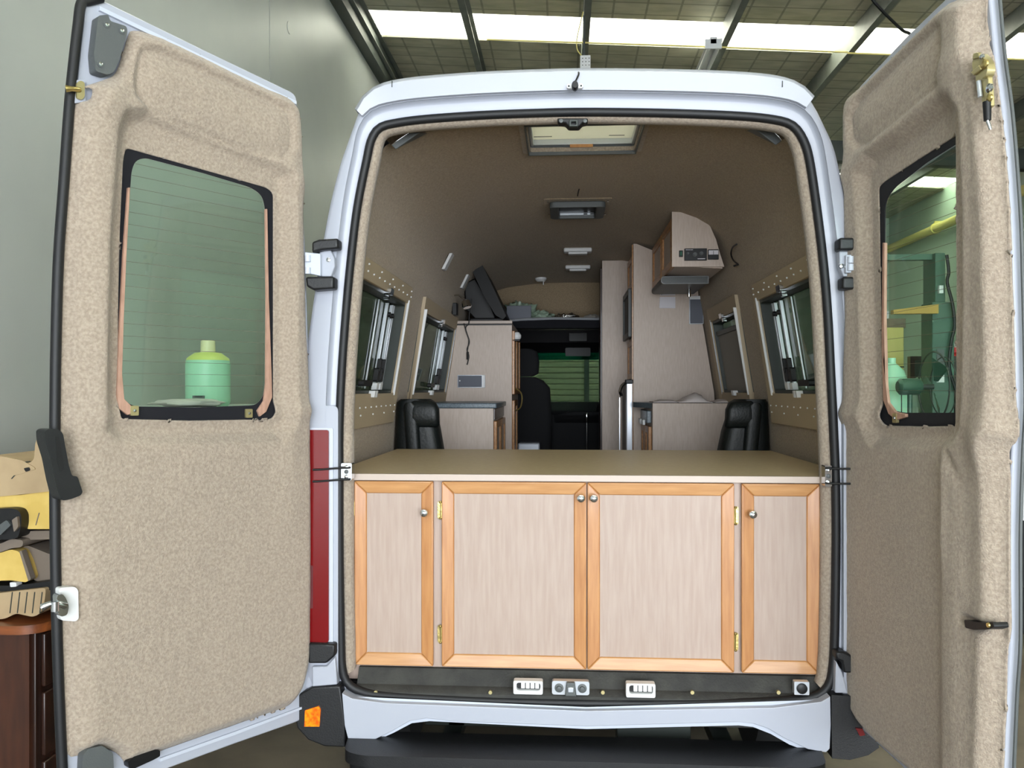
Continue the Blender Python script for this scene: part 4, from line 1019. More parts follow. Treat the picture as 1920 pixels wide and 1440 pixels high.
# range hood
h = thing('range_hood', (.58,2.0,2.22), 'slim grey range hood under the right overhead locker', 'hood')
a_, b_ = at(1240,532,1.95), at(1328,518,1.95)
build('hood_body', MB().prism(rpoly([(a_.x,a_.z),(b_.x,a_.z),(b_.x,b_.z),(a_.x,b_.z)],[.018,.002,.002,.018],5), FXZ, 1.95, 2.45), 'plastic_grey', h, bevel=.003)
build('hood_rim', MB().tube([Vector((p[0],1.948,p[1])) for p in rpoly([(a_.x,a_.z),(b_.x,a_.z),(b_.x,b_.z),(a_.x,b_.z)],[.018,.002,.002,.018],5)], .0025, 6, closed=True), 'alu', h)
build('spout', MB().cyl((at(1292,535,2.2).x,2.2,a_.z-.0),(at(1292,535,2.2).x,2.2,a_.z-.045),.010), 'chrome', h)
# papers on the partition
pp = thing('leaflet', (at(1251,560,2.598).x,2.598,2.1), 'folded white leaflet stuck on the right partition under the range hood', 'leaflet')
Q = [at(a,b,2.598) for a,b in ((1237,557),(1266,557),(1266,578),(1236,578))]
build('sheet', MB().prism([(p.x,p.z) for p in Q], FXZ, 2.590, 2.598), 'paper', pp)
Q = [at(a,b,2.598) for a,b in ((1237,554),(1246,538),(1266,535),(1266,554))]
build('upper_fold', MB().loft([[Vector((p.x,2.592-.02*(k>0 and k<3),p.z)) for k,p in enumerate(Q)],[Vector((p.x,2.597,p.z)) for p in Q]]), 'paper', pp)
Q = at(1246,545,2.59); build('fold_line', MB().tube([at(1240,553,2.57),at(1254,538,2.57)], .0015, 5), 'vent_grey', pp)
# splash guard behind leaflet
Q = [at(a,b,2.599) for a,b in ((1222,512),(1228,540),(1220,548),(1232,556),(1290,556),(1318,552),(1318,536),(1232,536))]
# cable loop on right wall
P = [atx(a,b,.77) for a,b in ((1391,458),(1383,464),(1378,476),(1380,488),(1388,496))]
P = [Vector((hwz(p.z)-.015, p.y, p.z)) for p in P]
build('wire_tail', MB().tube(spline(P,5), .004, 8).tube([P[-1], P[-1]+Vector((-.01,.04,.0))], .005, 8), 'black', None, 'short black wire curling out of the right felt wall', 'wire')
P = [Vector((.01, 1.35-.0*k, 2.598-.02*k)) for k in range(3)]
a_ = at(1086,352,1.30); b_ = at(1088,343,1.32)
build('wire_stub', MB().tube([Vector((a_.x,1.30,2.598)), Vector((a_.x-.004,1.30,2.585)), Vector((a_.x-.008,1.28,2.56))], .003, 6), 'black', None, 'short black wire stub poking from the van ceiling', 'wire')

# ceiling fittings
def ceilpt(px, py):
    p = atz(px, py, 2.6)
    for _ in range(4): p = atz(px, py, ceil(p.y))
    return p
a_, b_ = ceilpt(1022,400), ceilpt(1148,370)
zc = ceil((a_.y+b_.y)/2)
e = thing('ceiling_fan_vent', ((a_.x+b_.x)/2,(a_.y+b_.y)/2,zc), 'recessed grey ceiling vent with black opening in the van roof', 'vent')
xa_, xb_ = a_.x, b_.x; ya_, yb_ = min(a_.y,b_.y), max(a_.y,b_.y)
build('backing_plate', MB().box(xa_,xb_,ya_,yb_,zc-.005,zc+.0), 'lining', e, bevel=.004)
build('vent_frame', MB().ring(rr(xa_+.03,xb_-.03,ya_+.03,yb_-.03,.03), rr(xa_+.075,xb_-.075,ya_+.045,yb_-.05,.01), FXY, zc-.040, zc-.010), 'plastic_grey', e, bevel=.004)
build('vent_grille', MB().box(xa_+.07,xb_-.07,ya_+.04,yb_-.045,zc-.016,zc-.011), 'black', e)
yy = yb_-.055
build('switch_bar', MB().box(xa_+.08,xb_-.08,yb_-.070,yb_-.054,zc-.026,zc-.016), 'alu', e)
for k in range(3): build('switch', MB().box(.03+k*.035,.05+k*.035,yb_-.073,yb_-.070,zc-.025,zc-.018), 'black', e)
for x in (xa_+.02,xb_-.02):
    for y in (ya_+.02,yb_-.02): build('screw', MB().cyl((x,y,zc-.016),(x,y,zc-.011),.005,n=8), 'chrome', e)
for i, (q, lab) in enumerate((((1057,1110,464),'slim white ceiling light in the van, nearer the rear doors'),((1060,1107,495),'slim white ceiling light in the van, farther from the rear doors'))):
    a_ = ceilpt(q[0], q[2]); b_ = ceilpt(q[1], q[2]); zc = ceil(a_.y)
    e = thing('strip_light', ((a_.x+b_.x)/2,a_.y,zc), lab, 'light', 'strip lights on the van ceiling')
    build('housing', MB().box(a_.x,b_.x,a_.y-.0,a_.y+.09,zc-.028,zc+.0), 'plastic_white', e, bevel=.010, bseg=3)
    build('diffuser', MB().box(a_.x+.03,b_.x-.03,a_.y+.02,a_.y+.08,zc-.040,zc-.026), 'plastic_white', e, bevel=.004)
a_ = ceilpt(1014,519)
e = thing('smoke_alarm', (a_.x,a_.y,ceil(a_.y)), 'small round white smoke alarm on the van ceiling', 'alarm')
build('body', MB().lathe([(.045,0),(.045,.014),(.03,.030),(.001,.032)], (a_.x,a_.y,ceil(a_.y)), (0,0,-1), 20), 'plastic_white', e)
build('test_button', MB().cyl((a_.x+.02,a_.y-.01,ceil(a_.y)-.028),(a_.x+.02,a_.y-.01,ceil(a_.y)-.055),.004), 'plastic_white', e)
# chrome lamps in the top corners of the opening
for s in (-1, 1):
    q = [(722,262),(745,249),(792,246),(742,281)] if s < 0 else [(1413,240),(1455,247),(1475,258),(1455,273)]
    P = [at(a,b,.12) for a,b in q]
    e = thing('corner_lamp', (P[0].x,.12,P[0].z-.02), 'chrome wedge-shaped lamp in the top '+('left' if s<0 else 'right')+' corner of the opening', 'lamp', 'chrome lamps in the top corners of the opening')
    A, B, C_, D_ = P
    if s < 0:
        build('lamp_body', MB().loft([[A,D_,D_+Vector((.0,.05,.03)),A+Vector((0,.05,.03))],[B.lerp(C_,.35)+Vector((0,0,.0)),C_+Vector((-.01,0,-.005)),C_+Vector((0,.12,.03)),B+Vector((0,.12,.03))]]), 'plastic_grey', e, bevel=.004)
        build('lens', MB().loft([[A+Vector((.001,-.004,.002)),A.lerp(D_,.62)+Vector((0,-.004,0)),A.lerp(D_,.62)+Vector((0,.01,.01)),A+Vector((0,.01,.01))],[B,B.lerp(C_,.55),B.lerp(C_,.55)+Vector((0,.05,.02)),B+Vector((0,.05,.02))]]), 'chrome', e, bevel=.003)
    else:
        build('lamp_body', MB().loft([[A,B,B+Vector((0,.12,.03)),A+Vector((0,.12,.03))],[D_,C_,C_+Vector((0,.05,.03)),D_+Vector((0,.05,.03))]]), 'plastic_grey', e, bevel=.004)
        build('lens', MB().loft([[B+Vector((-.01,-.003,0)),B+Vector((.0,-.003,.0)),B+Vector((0,.04,.02)),B+Vector((-.01,.04,.02))],[D_.lerp(C_,.5)+Vector((0,-.004,0)),C_+Vector((0,-.004,0)),C_+Vector((0,.02,.02)),D_.lerp(C_,.5)+Vector((0,.02,.02))]]), 'chrome', e, bevel=.003)
# latch at the top of the opening
q = [(1045,224),(1102,224),(1102,231),(1092,233),(1086,240),(1066,240),(1060,233),(1046,232)]
P = [at(a,b,.0) for a,b in q]
e = thing('door_latch_catch', (P[0].lerp(P[1],.5).x,.0,P[4].z), 'black steel latch catch at the top middle of the opening', 'latch')
build('catch_plate', MB().prism([(p.x,p.z) for p in P], FXZ, -.014, .03), 'black', e, bevel=.004)
a_, b_ = at(1067,239,-.02), at(1084,226,-.02)
build('catch_jaw', MB().ring(rr(a_.x,b_.x,a_.z,b_.z,.003), rr(a_.x+.007,b_.x-.007,a_.z+.006,b_.z-.006,.002), FXZ, -.030, -.010), 'steel_dark', e, bevel=.002)
for x in (1052,1097): p = at(x,227,-.014); build('bolt', MB().lathe([(.007,0),(.006,.004),(.001,.005)], (p.x,-.014,p.z), (0,-1,0), 10), 'plastic_grey', e)
# reversing camera on the roof cap
p = at(1078,163,-.05)
e = thing('reversing_camera', (p.x,-.05,p.z-.02), 'small black reversing camera on a white bracket on the roof cap', 'camera')
build('bracket', MB().prism(rpoly([(p.x-.025,p.z-.006),(p.x+.025,p.z-.006),(p.x+.025,p.z+.008),(p.x-.025,p.z+.008)],.006,4), FXZ, -.056, -.044), 'plastic_white', e, bevel=.002)
build('camera_body', MB().loft([[Vector((p.x+r*math.cos(t), -.062-.010*k, p.z-.003+1.35*r*math.sin(t))) for t in [2*PI*j/16 for j in range(16)]] for k, r in ((-1,.009),(0,.0105),(1,.0105),(2,.008))]), 'black', e)
for s in (-1, 1): build('screw', MB().lathe([(.003,0),(.001,.002)], (p.x+s*.019,-.056,p.z+.001), (0,-1,0), 8), 'steel_dark', e)
build('lead', MB().tube(spline([Vector((p.x,-.062,p.z+.010)), Vector((p.x+.006,-.060,p.z+.022)), Vector((p.x+.012,-.052,p.z+.040)), Vector((p.x+.008,-.03,p.z+.054)), Vector((p.x-.004,.02,p.z+.058))],4), .0028, 7), 'black', e)

# plastic bags, foil and things on the overcab shelf
def blob(nm, c, r, sc, m_, lab, cat, seed, amp=.35, fr_=3, group=None, parent=None, n=28):
    c = Vector(c); rings = []
    for i in range(1, n//2):
        th = PI*i/(n//2); row = []
        for k in range(n):
            d = Vector((math.sin(th)*math.cos(2*PI*k/n), math.sin(th)*math.sin(2*PI*k/n), -math.cos(th)))
            rr_ = r*(1+amp*noise.noise(d*fr_+Vector((seed,0,0))))
            p = c+Vector((d.x*rr_*sc[0], d.y*rr_*sc[1], d.z*rr_*sc[2])); row.append(p)
        rings.append(row)
    return build(nm, MB().loft(rings), m_, parent, lab, cat, group, smooth=80)
a_ = at(975,560,3.6); blob('plastic_bag', (a_.x,3.65,2.15+.075), .11, (1.1,1,.75), 'plastic_sheet', 'large crumpled pale green plastic bag at the left of the overcab shelf', 'bag', 2.2, .6, 4)
a_ = at(1015,575,3.6); blob('plastic_bag', (a_.x,3.62,2.15+.045), .07, (1.2,1,.7), 'plastic_sheet', 'smaller pale plastic bag in the middle of the overcab shelf', 'bag', 7.7, .6, 4)
a_, b_ = at(950,592,3.45), at(996,573,3.45)
o = thing('leaning_panel', ((a_.x+b_.x)/2,3.45,2.151), 'thin grey panel leaning at the front of the overcab shelf', 'panel')
build('panel', MB().box(a_.x,b_.x,3.45,3.462,2.151,b_.z), 'vent_grey', o, bevel=.002)
a_, b_ = at(1031,573,3.5), at(1090,566,3.5)
o = thing('foil_parcel', ((a_.x+b_.x)/2,3.55,2.151), 'crinkled silver foil parcel in the middle of the overcab shelf', 'parcel')
blob('foil', ((a_.x+b_.x)/2,3.56,2.185), .1, (1.0,.8,.32), 'foil', None, None, 3.1, .5, 5, parent=o)
a_ = at(1110,575,3.5); blob('rolled_cloth', (a_.x,3.56,2.18), .05, (1.3,1,.6), 'vent_blind', 'grey rolled cloth at the right end of the overcab shelf', 'cloth', 5.5, .4, 3)

# armchairs behind the cupboard
def armchair(side):
    s = side
    lab = 'dark leather armchair on the '+('left' if s<0 else 'right')+' just beyond the storage cupboard'
    pxh = [(743,752),(752,746),(780,744),(802,748),(813,760),(815,780),(816,792)] if s < 0 else [(1366,790),(1364,770),(1372,755),(1390,748),(1425,749),(1443,757),(1448,770)]
    Y = 1.24
    cx = -.79 if s < 0 else .83
    c = thing('armchair', (cx, Y, .70), lab, 'armchair', 'leather armchairs behind the storage cupboard')
    # backrest: leaning towards the aisle at the bottom; lofted rounded slabs
    xo = -.875 if s < 0 else None
    prof = ([(1.10,-.905,-.60),(1.25,-.90,-.625),(1.36,-.895,-.648),(1.46,-.888,-.665),(1.52,-.882,-.678),(1.56,-.882,-.68),(1.59,-.875,-.69),(1.606,-.85,-.715)] if s < 0 else
            [(1.10,.60,.895),(1.25,.625,.895),(1.36,.648,.894),(1.46,.668,.892),(1.52,.688,.893),(1.56,.690,.893),(1.59,.70,.885),(1.606,.73,.86)])
    if s < 0: prof = [(z, max(a,-hw(z)+.006), b) for z,a,b in prof]
    else: prof = [(z, a, min(b,hw(z)-.006)) for z,a,b in prof]
    def slab(prof, y0, y1, r):
        return [[Vector((p[0], p[1], z)) for p in rr(a, b, y0+(1.6-z)*.0, y1, min(r,(b-a)*.4), 5)] for z, a, b in prof]
    o = build('backrest', MB().loft(slab(prof, Y, Y+.16, .06)), 'leather', c, smooth=70)
    # headrest roll on the aisle side
    hp = [(1.475,.010),(1.485,.035),(1.52,.055),(1.56,.055),(1.59,.040),(1.600,.012)]
    mid = [(a+b)/2 for z,a,b in prof]
    hr = []
    for z, g in hp:
        a = interp(z, [p[0] for p in prof], [p[1] for p in prof]); b = interp(z, [p[0] for p in prof], [p[2] for p in prof])
        if s < 0: a2, b2 = a+.075, b+g*.35
        else: a2, b2 = a-g*.35, b-.075
        hr.append([Vector((p[0], p[1], z)) for p in rr(a2, b2, Y-.004-g*.5, Y+.05, .03, 5)])
    build('headrest', MB().loft(hr), 'leather', c, 'padded leather headrest', smooth=70)
    # side bolster catching the light
    br = []
    for k, z in enumerate((1.12,1.2,1.3,1.4,1.48,1.54,1.575,1.59)):
        a = interp(z, [p[0] for p in prof], [p[1] for p in prof]); b = interp(z, [p[0] for p in prof], [p[2] for p in prof])
        c0 = a+(b-a)*(.42 if s < 0 else .58)-( (1.6-z)*.02*s); w_ = .034 if k < 7 else .02
        br.append([Vector((p[0], p[1], z)) for p in rr(c0-w_, c0+w_, Y-.03, Y+.05, .028, 5)])
    build('bolster', MB().loft(br), 'leather', c, smooth=70)
    x0, x1 = (-.89,-.42) if s < 0 else (.42,.89)
    build('seat_cushion', MB().prism(rr(x0,x1,Y-.04+.02,Y+.48,.06), FXY, 1.02, 1.16), 'leather', c, bevel=.035, bseg=4)
    build('pedestal', MB().box((x0+x1)/2-.16,(x0+x1)/2+.16,Y+.06,Y+.38,.70,1.02), 'black', c, bevel=.02)
armchair(-1); armchair(1)
# cab seats
def cabseat(x, y, top, w, lab, head=True):
    c = thing('cab_seat', (x, y, .66), lab, 'seat')
    build('backrest', MB().loft([[Vector((p[0], p[1]+(z-1.0)*-.12, z)) for p in rr(x-w_, x+w_, y, y+.12, .05, 5)] for z, w_ in ((1.05,w*.85),(1.2,w*.97),(1.45,w),(top-.30,w*.95),(top-.24,w*.72),(top-.215,w*.45))]), 'seat_cloth', c, smooth=60)
    if head:
        build('headrest', MB().loft([[Vector((p[0], p[1]-.08, z)) for p in rr(x-w_, x+w_, y, y+.10, .04, 5)] for z, w_ in ((top-.21,w*.35),(top-.19,w*.55),(top-.1,w*.58),(top-.02,w*.5),(top,w*.3))]), 'seat_cloth', c, smooth=60)
    build('seat_base', MB().box(x-w,x+w,y,y+.5,.95,1.1).box(x-w*.8,x+w*.8,y+.05,y+.45,.66,.95), 'seat_cloth', c, bevel=.04, bseg=3)
p = at(988,655,3.75); cabseat(p.x-.03, 3.72, p.z, .22, 'dark driving-cab seat with tall headrest, left of the aisle')
p = at(1085,722,4.0); cabseat(p.x+.05, 4.0, p.z, .30, 'wide dark low-backed cab seat on the right', head=False)
# kit in the cab
a_, b_ = at(974,842,3.7), at(1013,828,3.7)
build('metal_case', MB().box(a_.x,b_.x,3.50,3.68,.70,b_.z), 'alu_bright', None, 'silver-blue box standing on the van floor ahead of the cupboard', 'box', bevel=.01)
p = at(1100,777,3.9)
o = thing('gear_lever', (p.x,3.86,.70), 'chrome-topped upright lever between the cab seats', 'lever')
build('knob', MB().lathe([(.004,-.07),(.010,-.05),(.014,-.01),(.010,.01),(.001,.014)], (p.x,3.86,p.z), (0,0,1), 12), 'chrome', o)
build('stem', MB().cyl((p.x,3.86,.70),(p.x,3.86,p.z-.06),.005), 'chrome', o)
p = at(965,628,2.84)
o = thing('cup_light', (LX+.02,2.9,p.z-.02), 'small white dome light on the aisle side of the left cupboard', 'light')
build('dome', MB().lathe([(.022,0),(.030,.012),(.030,.028),(.018,.046),(.001,.05)], (LX+.030,2.90,p.z-.026), (0,0,1), 16), 'plastic_white', o)
build('base', MB().box(LX,LX+.055,2.87,2.93,p.z-.040,p.z-.026), 'black', o, bevel=.004)
# ================================================================== the workshop
XL, XR, YF, YB = -2.33, 6.6, 14.8, -7.5
def rz(x): return 5.60-.0635*x
def struct(nm, mb, m_, **k): o = build(nm, mb, m_, **k); o['kind'] = 'structure'; return o
struct('floor', MB().box(XL-.2,XR+.2,YB,YF+.2,-.1,0), 'concrete_floor')
# left wall: precast panels with open joints
js = [YB, -2.4, 3.6, 9.6, YF]
m = MB()
for a, b in zip(js, js[1:]): m.box(XL-.15, XL, a+.008, b-.008, 0, rz(XL)+.1)
wl_ = struct('wall_left', m, 'concrete_wall')
build('joint_sealant', MB().box(XL-.14,XL-.008,js[1]-.01,js[1]+.01,0,5.8).box(XL-.14,XL-.008,js[2]-.01,js[2]+.01,0,5.8).box(XL-.14,XL-.008,js[3]-.01,js[3]+.01,0,5.8), 'steel_dark', wl_)
p = atx(542, 52, XL)
build('lifting_plug', MB().lathe([(.05,0),(.05,.004),(.001,.005)], (XL,p.y,p.z), (1,0,0), 20), 'concrete_wall', wl_)
struct('wall_right', MB().box(XR,XR+.15,YB,YF,0,rz(XR)+.1), 'wall_paint')
# far wall with roller door seen through the windscreen
struct('wall_front', MB().box(XL,-1.6,YF,YF+.15,0,6).box(2.6,XR,YF,YF+.15,0,5.6).box(-1.6,2.6,YF,YF+.15,4.0,6), 'wall_paint')
def slat_prof(z0, z1, n):
    P = []
    for k in range(n):
        a = z0+(z1-z0)*k/n; h = (z1-z0)/n
        P += [(0,a),(-.022,a+h*.2),(-.022,a+h*.75),(0,a+h*.97)]
    return P
pr = slat_prof(0, 4.0, 34)
m = MB(); nn = len(pr)
m.add([(-1.6,YF+.06+y,z) for y,z in pr]+[(2.6,YF+.06+y,z) for y,z in pr], [(i,i+1,nn+i+1,nn+i) for i in range(nn-1)])
d1 = struct('door_1', m, 'roller', smooth=False) if 'roller' in MATS else None
if d1 is None:
    mat('roller', (172,172,144), rough=.5); d1 = struct('door_1', m, 'roller', smooth=False)
_p = at(1100,700,YF-.05).x
build('door_post', MB().box(_p-.05,_p+.05,YF-.10,YF-.02,0,4.0), 'steel_dark', d1)
struct('wall_back', MB().box(XL,-2.0,YB-.15,YB,0,6).box(5.4,XR,YB-.15,YB,0,5.6).box(-2.0,5.4,YB-.15,YB,4.6,6), 'wall_paint')
# roof sheets with translucent strips
SK = [(6.15,6.82),(11.6,12.3),(.6,1.27),(-4.9,-4.23)]
SK = sorted(SK)
def roofband(y0, y1): 
    return [(XL-.1,y0,rz(XL-.1)),(XR+.1,y0,rz(XR+.1)),(XR+.1,y1,rz(XR+.1)),(XL-.1,y1,rz(XL-.1))]
m = MB(); y = YB
for a, b in SK+[(YF+.1, None)]:
    q = roofband(y, a); m.hexa(q, [(p[0],p[1],p[2]+.03) for p in q]); y = b
struct('ceiling', m, 'sarking', smooth=False)
for i, (a, b) in enumerate(SK):
    q = [(p[0],p[1],p[2]+.02) for p in roofband(a-.05, b+.05)]
    o = struct('window_%d' % (i+1), MB().hexa(q, [(p[0],p[1],p[2]+.005) for p in q]), 'fibreglass', smooth=False)
# purlins running away from the camera
PX = [-2.2,-1.08,.16,1.62,2.95,4.3,5.6]
for i, x in enumerate(PX):
    z = rz(x)-.01; h = .20
    sec = [(x-.035,z),(x+.035,z),(x+.035,z-.012),(x-.023,z-.012),(x-.023,z-h+.012),(x+.035,z-h+.012),(x+.035,z-h),(x-.035,z-h)]
    struct('trim_%d' % (i+1), MB().prism(sec, FXZ, YB, YF), 'purlin', smooth=False)
# portal rafter across, far away
struct('trim_20', MB().hexa([(XL,9.2,rz(XL)-.22),(XR,9.2,rz(XR)-.22),(XR,9.35,rz(XR)-.22),(XL,9.35,rz(XL)-.22)],[(XL,9.2,rz(XL)-.50),(XR,9.2,rz(XR)-.50),(XR,9.35,rz(XR)-.50),(XL,9.35,rz(XL)-.50)]), 'steel_dark')
struct('trim_21', MB().box(XL,XL+.12,YB,YF,rz(XL)-.34,rz(XL)-.02), 'steel_dark')

def batten(px, py, y, L, lab, ends=True):
    p = at(px, py, y); x = p.x; 
    k = min(PX, key=lambda q: abs(q-x)); z = rz(k)-.21
    e = thing('fluorescent_light', (x,y,z), lab, 'light')
    build('housing', MB().box(x-.035,x+.035,y,y+L,z-.075,z-.0), 'plastic_white', e, bevel=.006)
    build('reflector', MB().hexa([(x-.08,y+.02,z-.085),(x+.08,y+.02,z-.085),(x+.08,y+L-.02,z-.085),(x-.08,y+L-.02,z-.085)],[(x-.035,y+.02,z-.03),(x+.035,y+.02,z-.03),(x+.035,y+L-.02,z-.03),(x-.035,y+L-.02,z-.03)]), 'plastic_white', e)
    for s in (-1,1): build('tube', MB().cyl((x+s*.045,y+.03,z-.105),(x+s*.045,y+L-.03,z-.105),.018,n=12), 'plastic_white', e)
    build('end_cap', MB().box(x-.085,x+.085,y,y+.03,z-.12,z-.02), 'plastic_white', e, bevel=.004)
batten(1338,82,6.0,1.25,'white twin-tube fluorescent light under a roof beam, over the right of the van')
# white ducting block hanging at the centre beam
a_, b_ = at(1088,150,5.6), at(1111,103,5.6)
e = thing('cable_box', ((a_.x+b_.x)/2,5.6,a_.z), 'white perforated box hanging from the roof beam above the van', 'box')
zt_ = b_.z
build('housing', MB().box(a_.x,b_.x-.02,5.6,5.8,a_.z-.05,zt_), 'plastic_white', e, bevel=.004)
for r in range(5):
    for c_ in range(3):
        x = a_.x+.018+c_*.032; z = zt_-.035-r*.034
        build('slot', MB().box(x,x+.010,5.594,5.601,z,z+.006), 'steel_dark', e, smooth=False)
build('cable', MB().tube(spline([Vector((a_.x+.01,5.6,zt_)),Vector((a_.x-.03,5.6,zt_+.06)),Vector((a_.x-.03,5.6,zt_+.18)),Vector((a_.x+.03,5.6,rz(0)-.2))],5), .006, 6), 'pipe_cream', e)
build('hanger', MB().box(a_.x+.03,a_.x+.05,5.65,5.7,zt_,rz(.2)-.2), 'steel_dark', e)
# conduits along the skylight edge
def wire(nm, pts, r, m_, lab, cat='cable'):
    return build(nm, MB().tube(spline(pts,5), r, 6), m_, None, lab, cat)
wire('conduit', [Vector((x, 6.25, rz(x)-.225+.006*math.sin(x))) for x in (-.9,.0,.9,1.8,2.9)], .009, 'pipe_cream', 'thin cream conduit strung below the roof skylight')
wire('conduit', [Vector((x, 6.25, rz(x)-.232)) for x in (2.9,3.7,4.6,5.6,6.5)], .009, 'pipe_cream', 'thin cream conduit continuing to the right wall under the roof')
P = [at(1640,5,5.2), at(1690,55,5.4), at(1712,70,5.6)]
wire('roof_cable', [at(1628,-20,5.2)]+P+[at(1760,140,6.0)], .014, 'black', 'black cable slung under the roof between two beams')
# fence-like cable in the gap
P = [at(1545,212,9.0), at(1600,197,9.0), at(1680,180,9.0)]
wire('roof_cable', P, .010, 'timber_old', 'thin rust-coloured wire crossing behind the right van corner')

# pipe along the right wall
pz = 4.5
e = thing('wall_pipe', (XR-.12,8,pz), 'long cream pipe clipped along the right workshop wall', 'pipe')
build('pipe', MB().cyl((XR-.12,-2,pz),(XR-.12,YF-.1,pz),.075,n=16), 'pipe_cream', e)
for y in (5.2,7.0,8.8,10.6,12.4): build('pipe_clip', MB().cyl((XR-.12,y-.03,pz),(XR-.12,y+.03,pz),.095,n=16).box(XR-.14,XR,y-.02,y+.02,pz-.01,pz+.13), 'pipe_cream', e)
# two-post hoist
H0 = 4.0
x0 = at(1751,600,H0).x; x1 = at(1780,600,H0).x; zt = at(1765,474,H0).z
e = thing('vehicle_hoist', ((x0+x1)/2,H0,0), 'dark green two-post vehicle hoist seen through the right door glass', 'hoist')
zl = at(1765,567,H0).z
build('column', MB().box(x0+.01,x1-.03,H0,H0+.22,0,zt), 'hoist_green', e, bevel=.006)
build('carriage', MB().box(x0-.03,x1+.02,H0-.04,H0+.16,.0,zl), 'hoist_green', e, bevel=.006)
a_ = at(1668,476,H0); build('crossbeam', MB().box(a_.x-.6,x1-.03,H0+.05,H0+.11,zt-.045,zt), 'hoist_green', e)
a_, b_ = at(1668,590,H0), at(1752,572,H0)
build('lift_arm', MB().hexa([(a_.x,H0-.08,a_.z),(x0,H0-.08,a_.z+.0),(x0,H0-.02,a_.z),(a_.x,H0-.02,a_.z)],[(a_.x,H0-.08,a_.z+.03),(x0,H0-.08,b_.z),(x0,H0-.02,b_.z),(a_.x,H0-.02,a_.z+.03)]), 'yellow_metal', e, 'yellow lifting arm')
for yy, h in ((655,30),(683,8),(694,8),(703,14)):
    q0, q1 = at(1757,yy+h,H0-.05), at(1771,yy,H0-.05)
    build('label_plate', MB().box(q0.x,q1.x,H0-.047,H0-.040,q0.z,q1.z), 'plastic_grey' if yy == 655 else 'plastic_white', e)
q = at(1763,543,H0-.01); build('safety_latch', MB().box(q.x-.015,q.x+.015,H0-.03,H0,q.z-.03,q.z+.03), 'plastic_white', e)
P = [at(a,b,H0-.08) for a,b in ((1775,478),(1779,510),(1776,530),(1786,570),(1790,610),(1784,640),(1780,690),(1792,730),(1800,770))]
build('hydraulic_hose', MB().tube(spline(P+[Vector((P[-1].x,P[-1].y,.3))],5), .012, 7), 'black', e)
# framed panel leaning by the hoist, covered in plastic
Y = 4.4
a_, b_ = at(1705,780,Y), at(1795,668,Y)
e = thing('framed_board', ((a_.x+b_.x)/2,Y,0), 'dark green board in a brown timber frame standing behind the hoist', 'board')
build('board', MB().box(a_.x+.03,b_.x-.03,Y,Y+.03,0.02,b_.z-.03), 'hoist_dark' if 'hoist_dark' in MATS else 'steel_dark', e)
build('frame', MB().ring(rr(a_.x,b_.x,0,b_.z,.004), rr(a_.x+.035,b_.x-.035,.035,b_.z-.035,.004), FXZ, Y-.02, Y+.04), 'timber_dark', e)
q = at(1722,720,Y-.05); blob('plastic_cover', (q.x,Y-.08,1.2), .5, (.30,.12,1.05), 'plastic_sheet', None, None, 9.1, .3, 3, parent=e)
# pedestal fan
Y = 3.7
p = at(1706,725,Y)
e = thing('pedestal_fan', (p.x,Y,0), 'green pedestal fan motor turned sideways, left of the hoist', 'fan')
build('motor', MB().tube([Vector((p.x-.09,Y,p.z)),Vector((p.x-.07,Y,p.z)),Vector((p.x+.06,Y,p.z)),Vector((p.x+.08,Y,p.z))],[.04,.062,.062,.045],16), 'hoist_green', e, bevel=0)
build('stand', MB().cyl((p.x,Y,.03),(p.x,Y,p.z-.05),.018), 'hoist_green', e); build('base', MB().lathe([(.22,0),(.22,.03),(.03,.06)], (p.x,Y,0)), 'hoist_green', e)
cx = p.x+.17
build('fan_guard', MB().tube([Vector((cx,Y+.26*math.cos(t),p.z+.26*math.sin(t))) for t in [2*PI*k/28 for k in range(28)]], .007, 6, closed=True).tube([Vector((cx+.07,Y+.22*math.cos(t),p.z+.22*math.sin(t))) for t in [2*PI*k/28 for k in range(28)]], .005, 6, closed=True), 'steel_dark', e)
for k in range(3):
    t = k*2*PI/3
    build('fan_blade', MB().hexa([(cx-.01,Y+.05*math.cos(t),p.z+.05*math.sin(t)),(cx-.03,Y+.22*math.cos(t-.3),p.z+.22*math.sin(t-.3)),(cx+.03,Y+.22*math.cos(t+.4),p.z+.22*math.sin(t+.4)),(cx+.01,Y+.06*math.cos(t+.4),p.z+.06*math.sin(t+.4))],[(cx-.006,Y+.05*math.cos(t),p.z+.05*math.sin(t)),(cx-.026,Y+.22*math.cos(t-.3),p.z+.22*math.sin(t-.3)),(cx+.034,Y+.22*math.cos(t+.4),p.z+.22*math.sin(t+.4)),(cx+.014,Y+.06*math.cos(t+.4),p.z+.06*math.sin(t+.4))]), 'hoist_green', e)
build('fan_hub', MB().cyl((p.x+.06,Y,p.z),(cx,Y,p.z),.02), 'steel_dark', e)
build('pull_cord', MB().cyl((p.x-.06,Y,p.z-.05),(p.x-.06,Y,p.z-.22),.004,n=6), 'black', e)
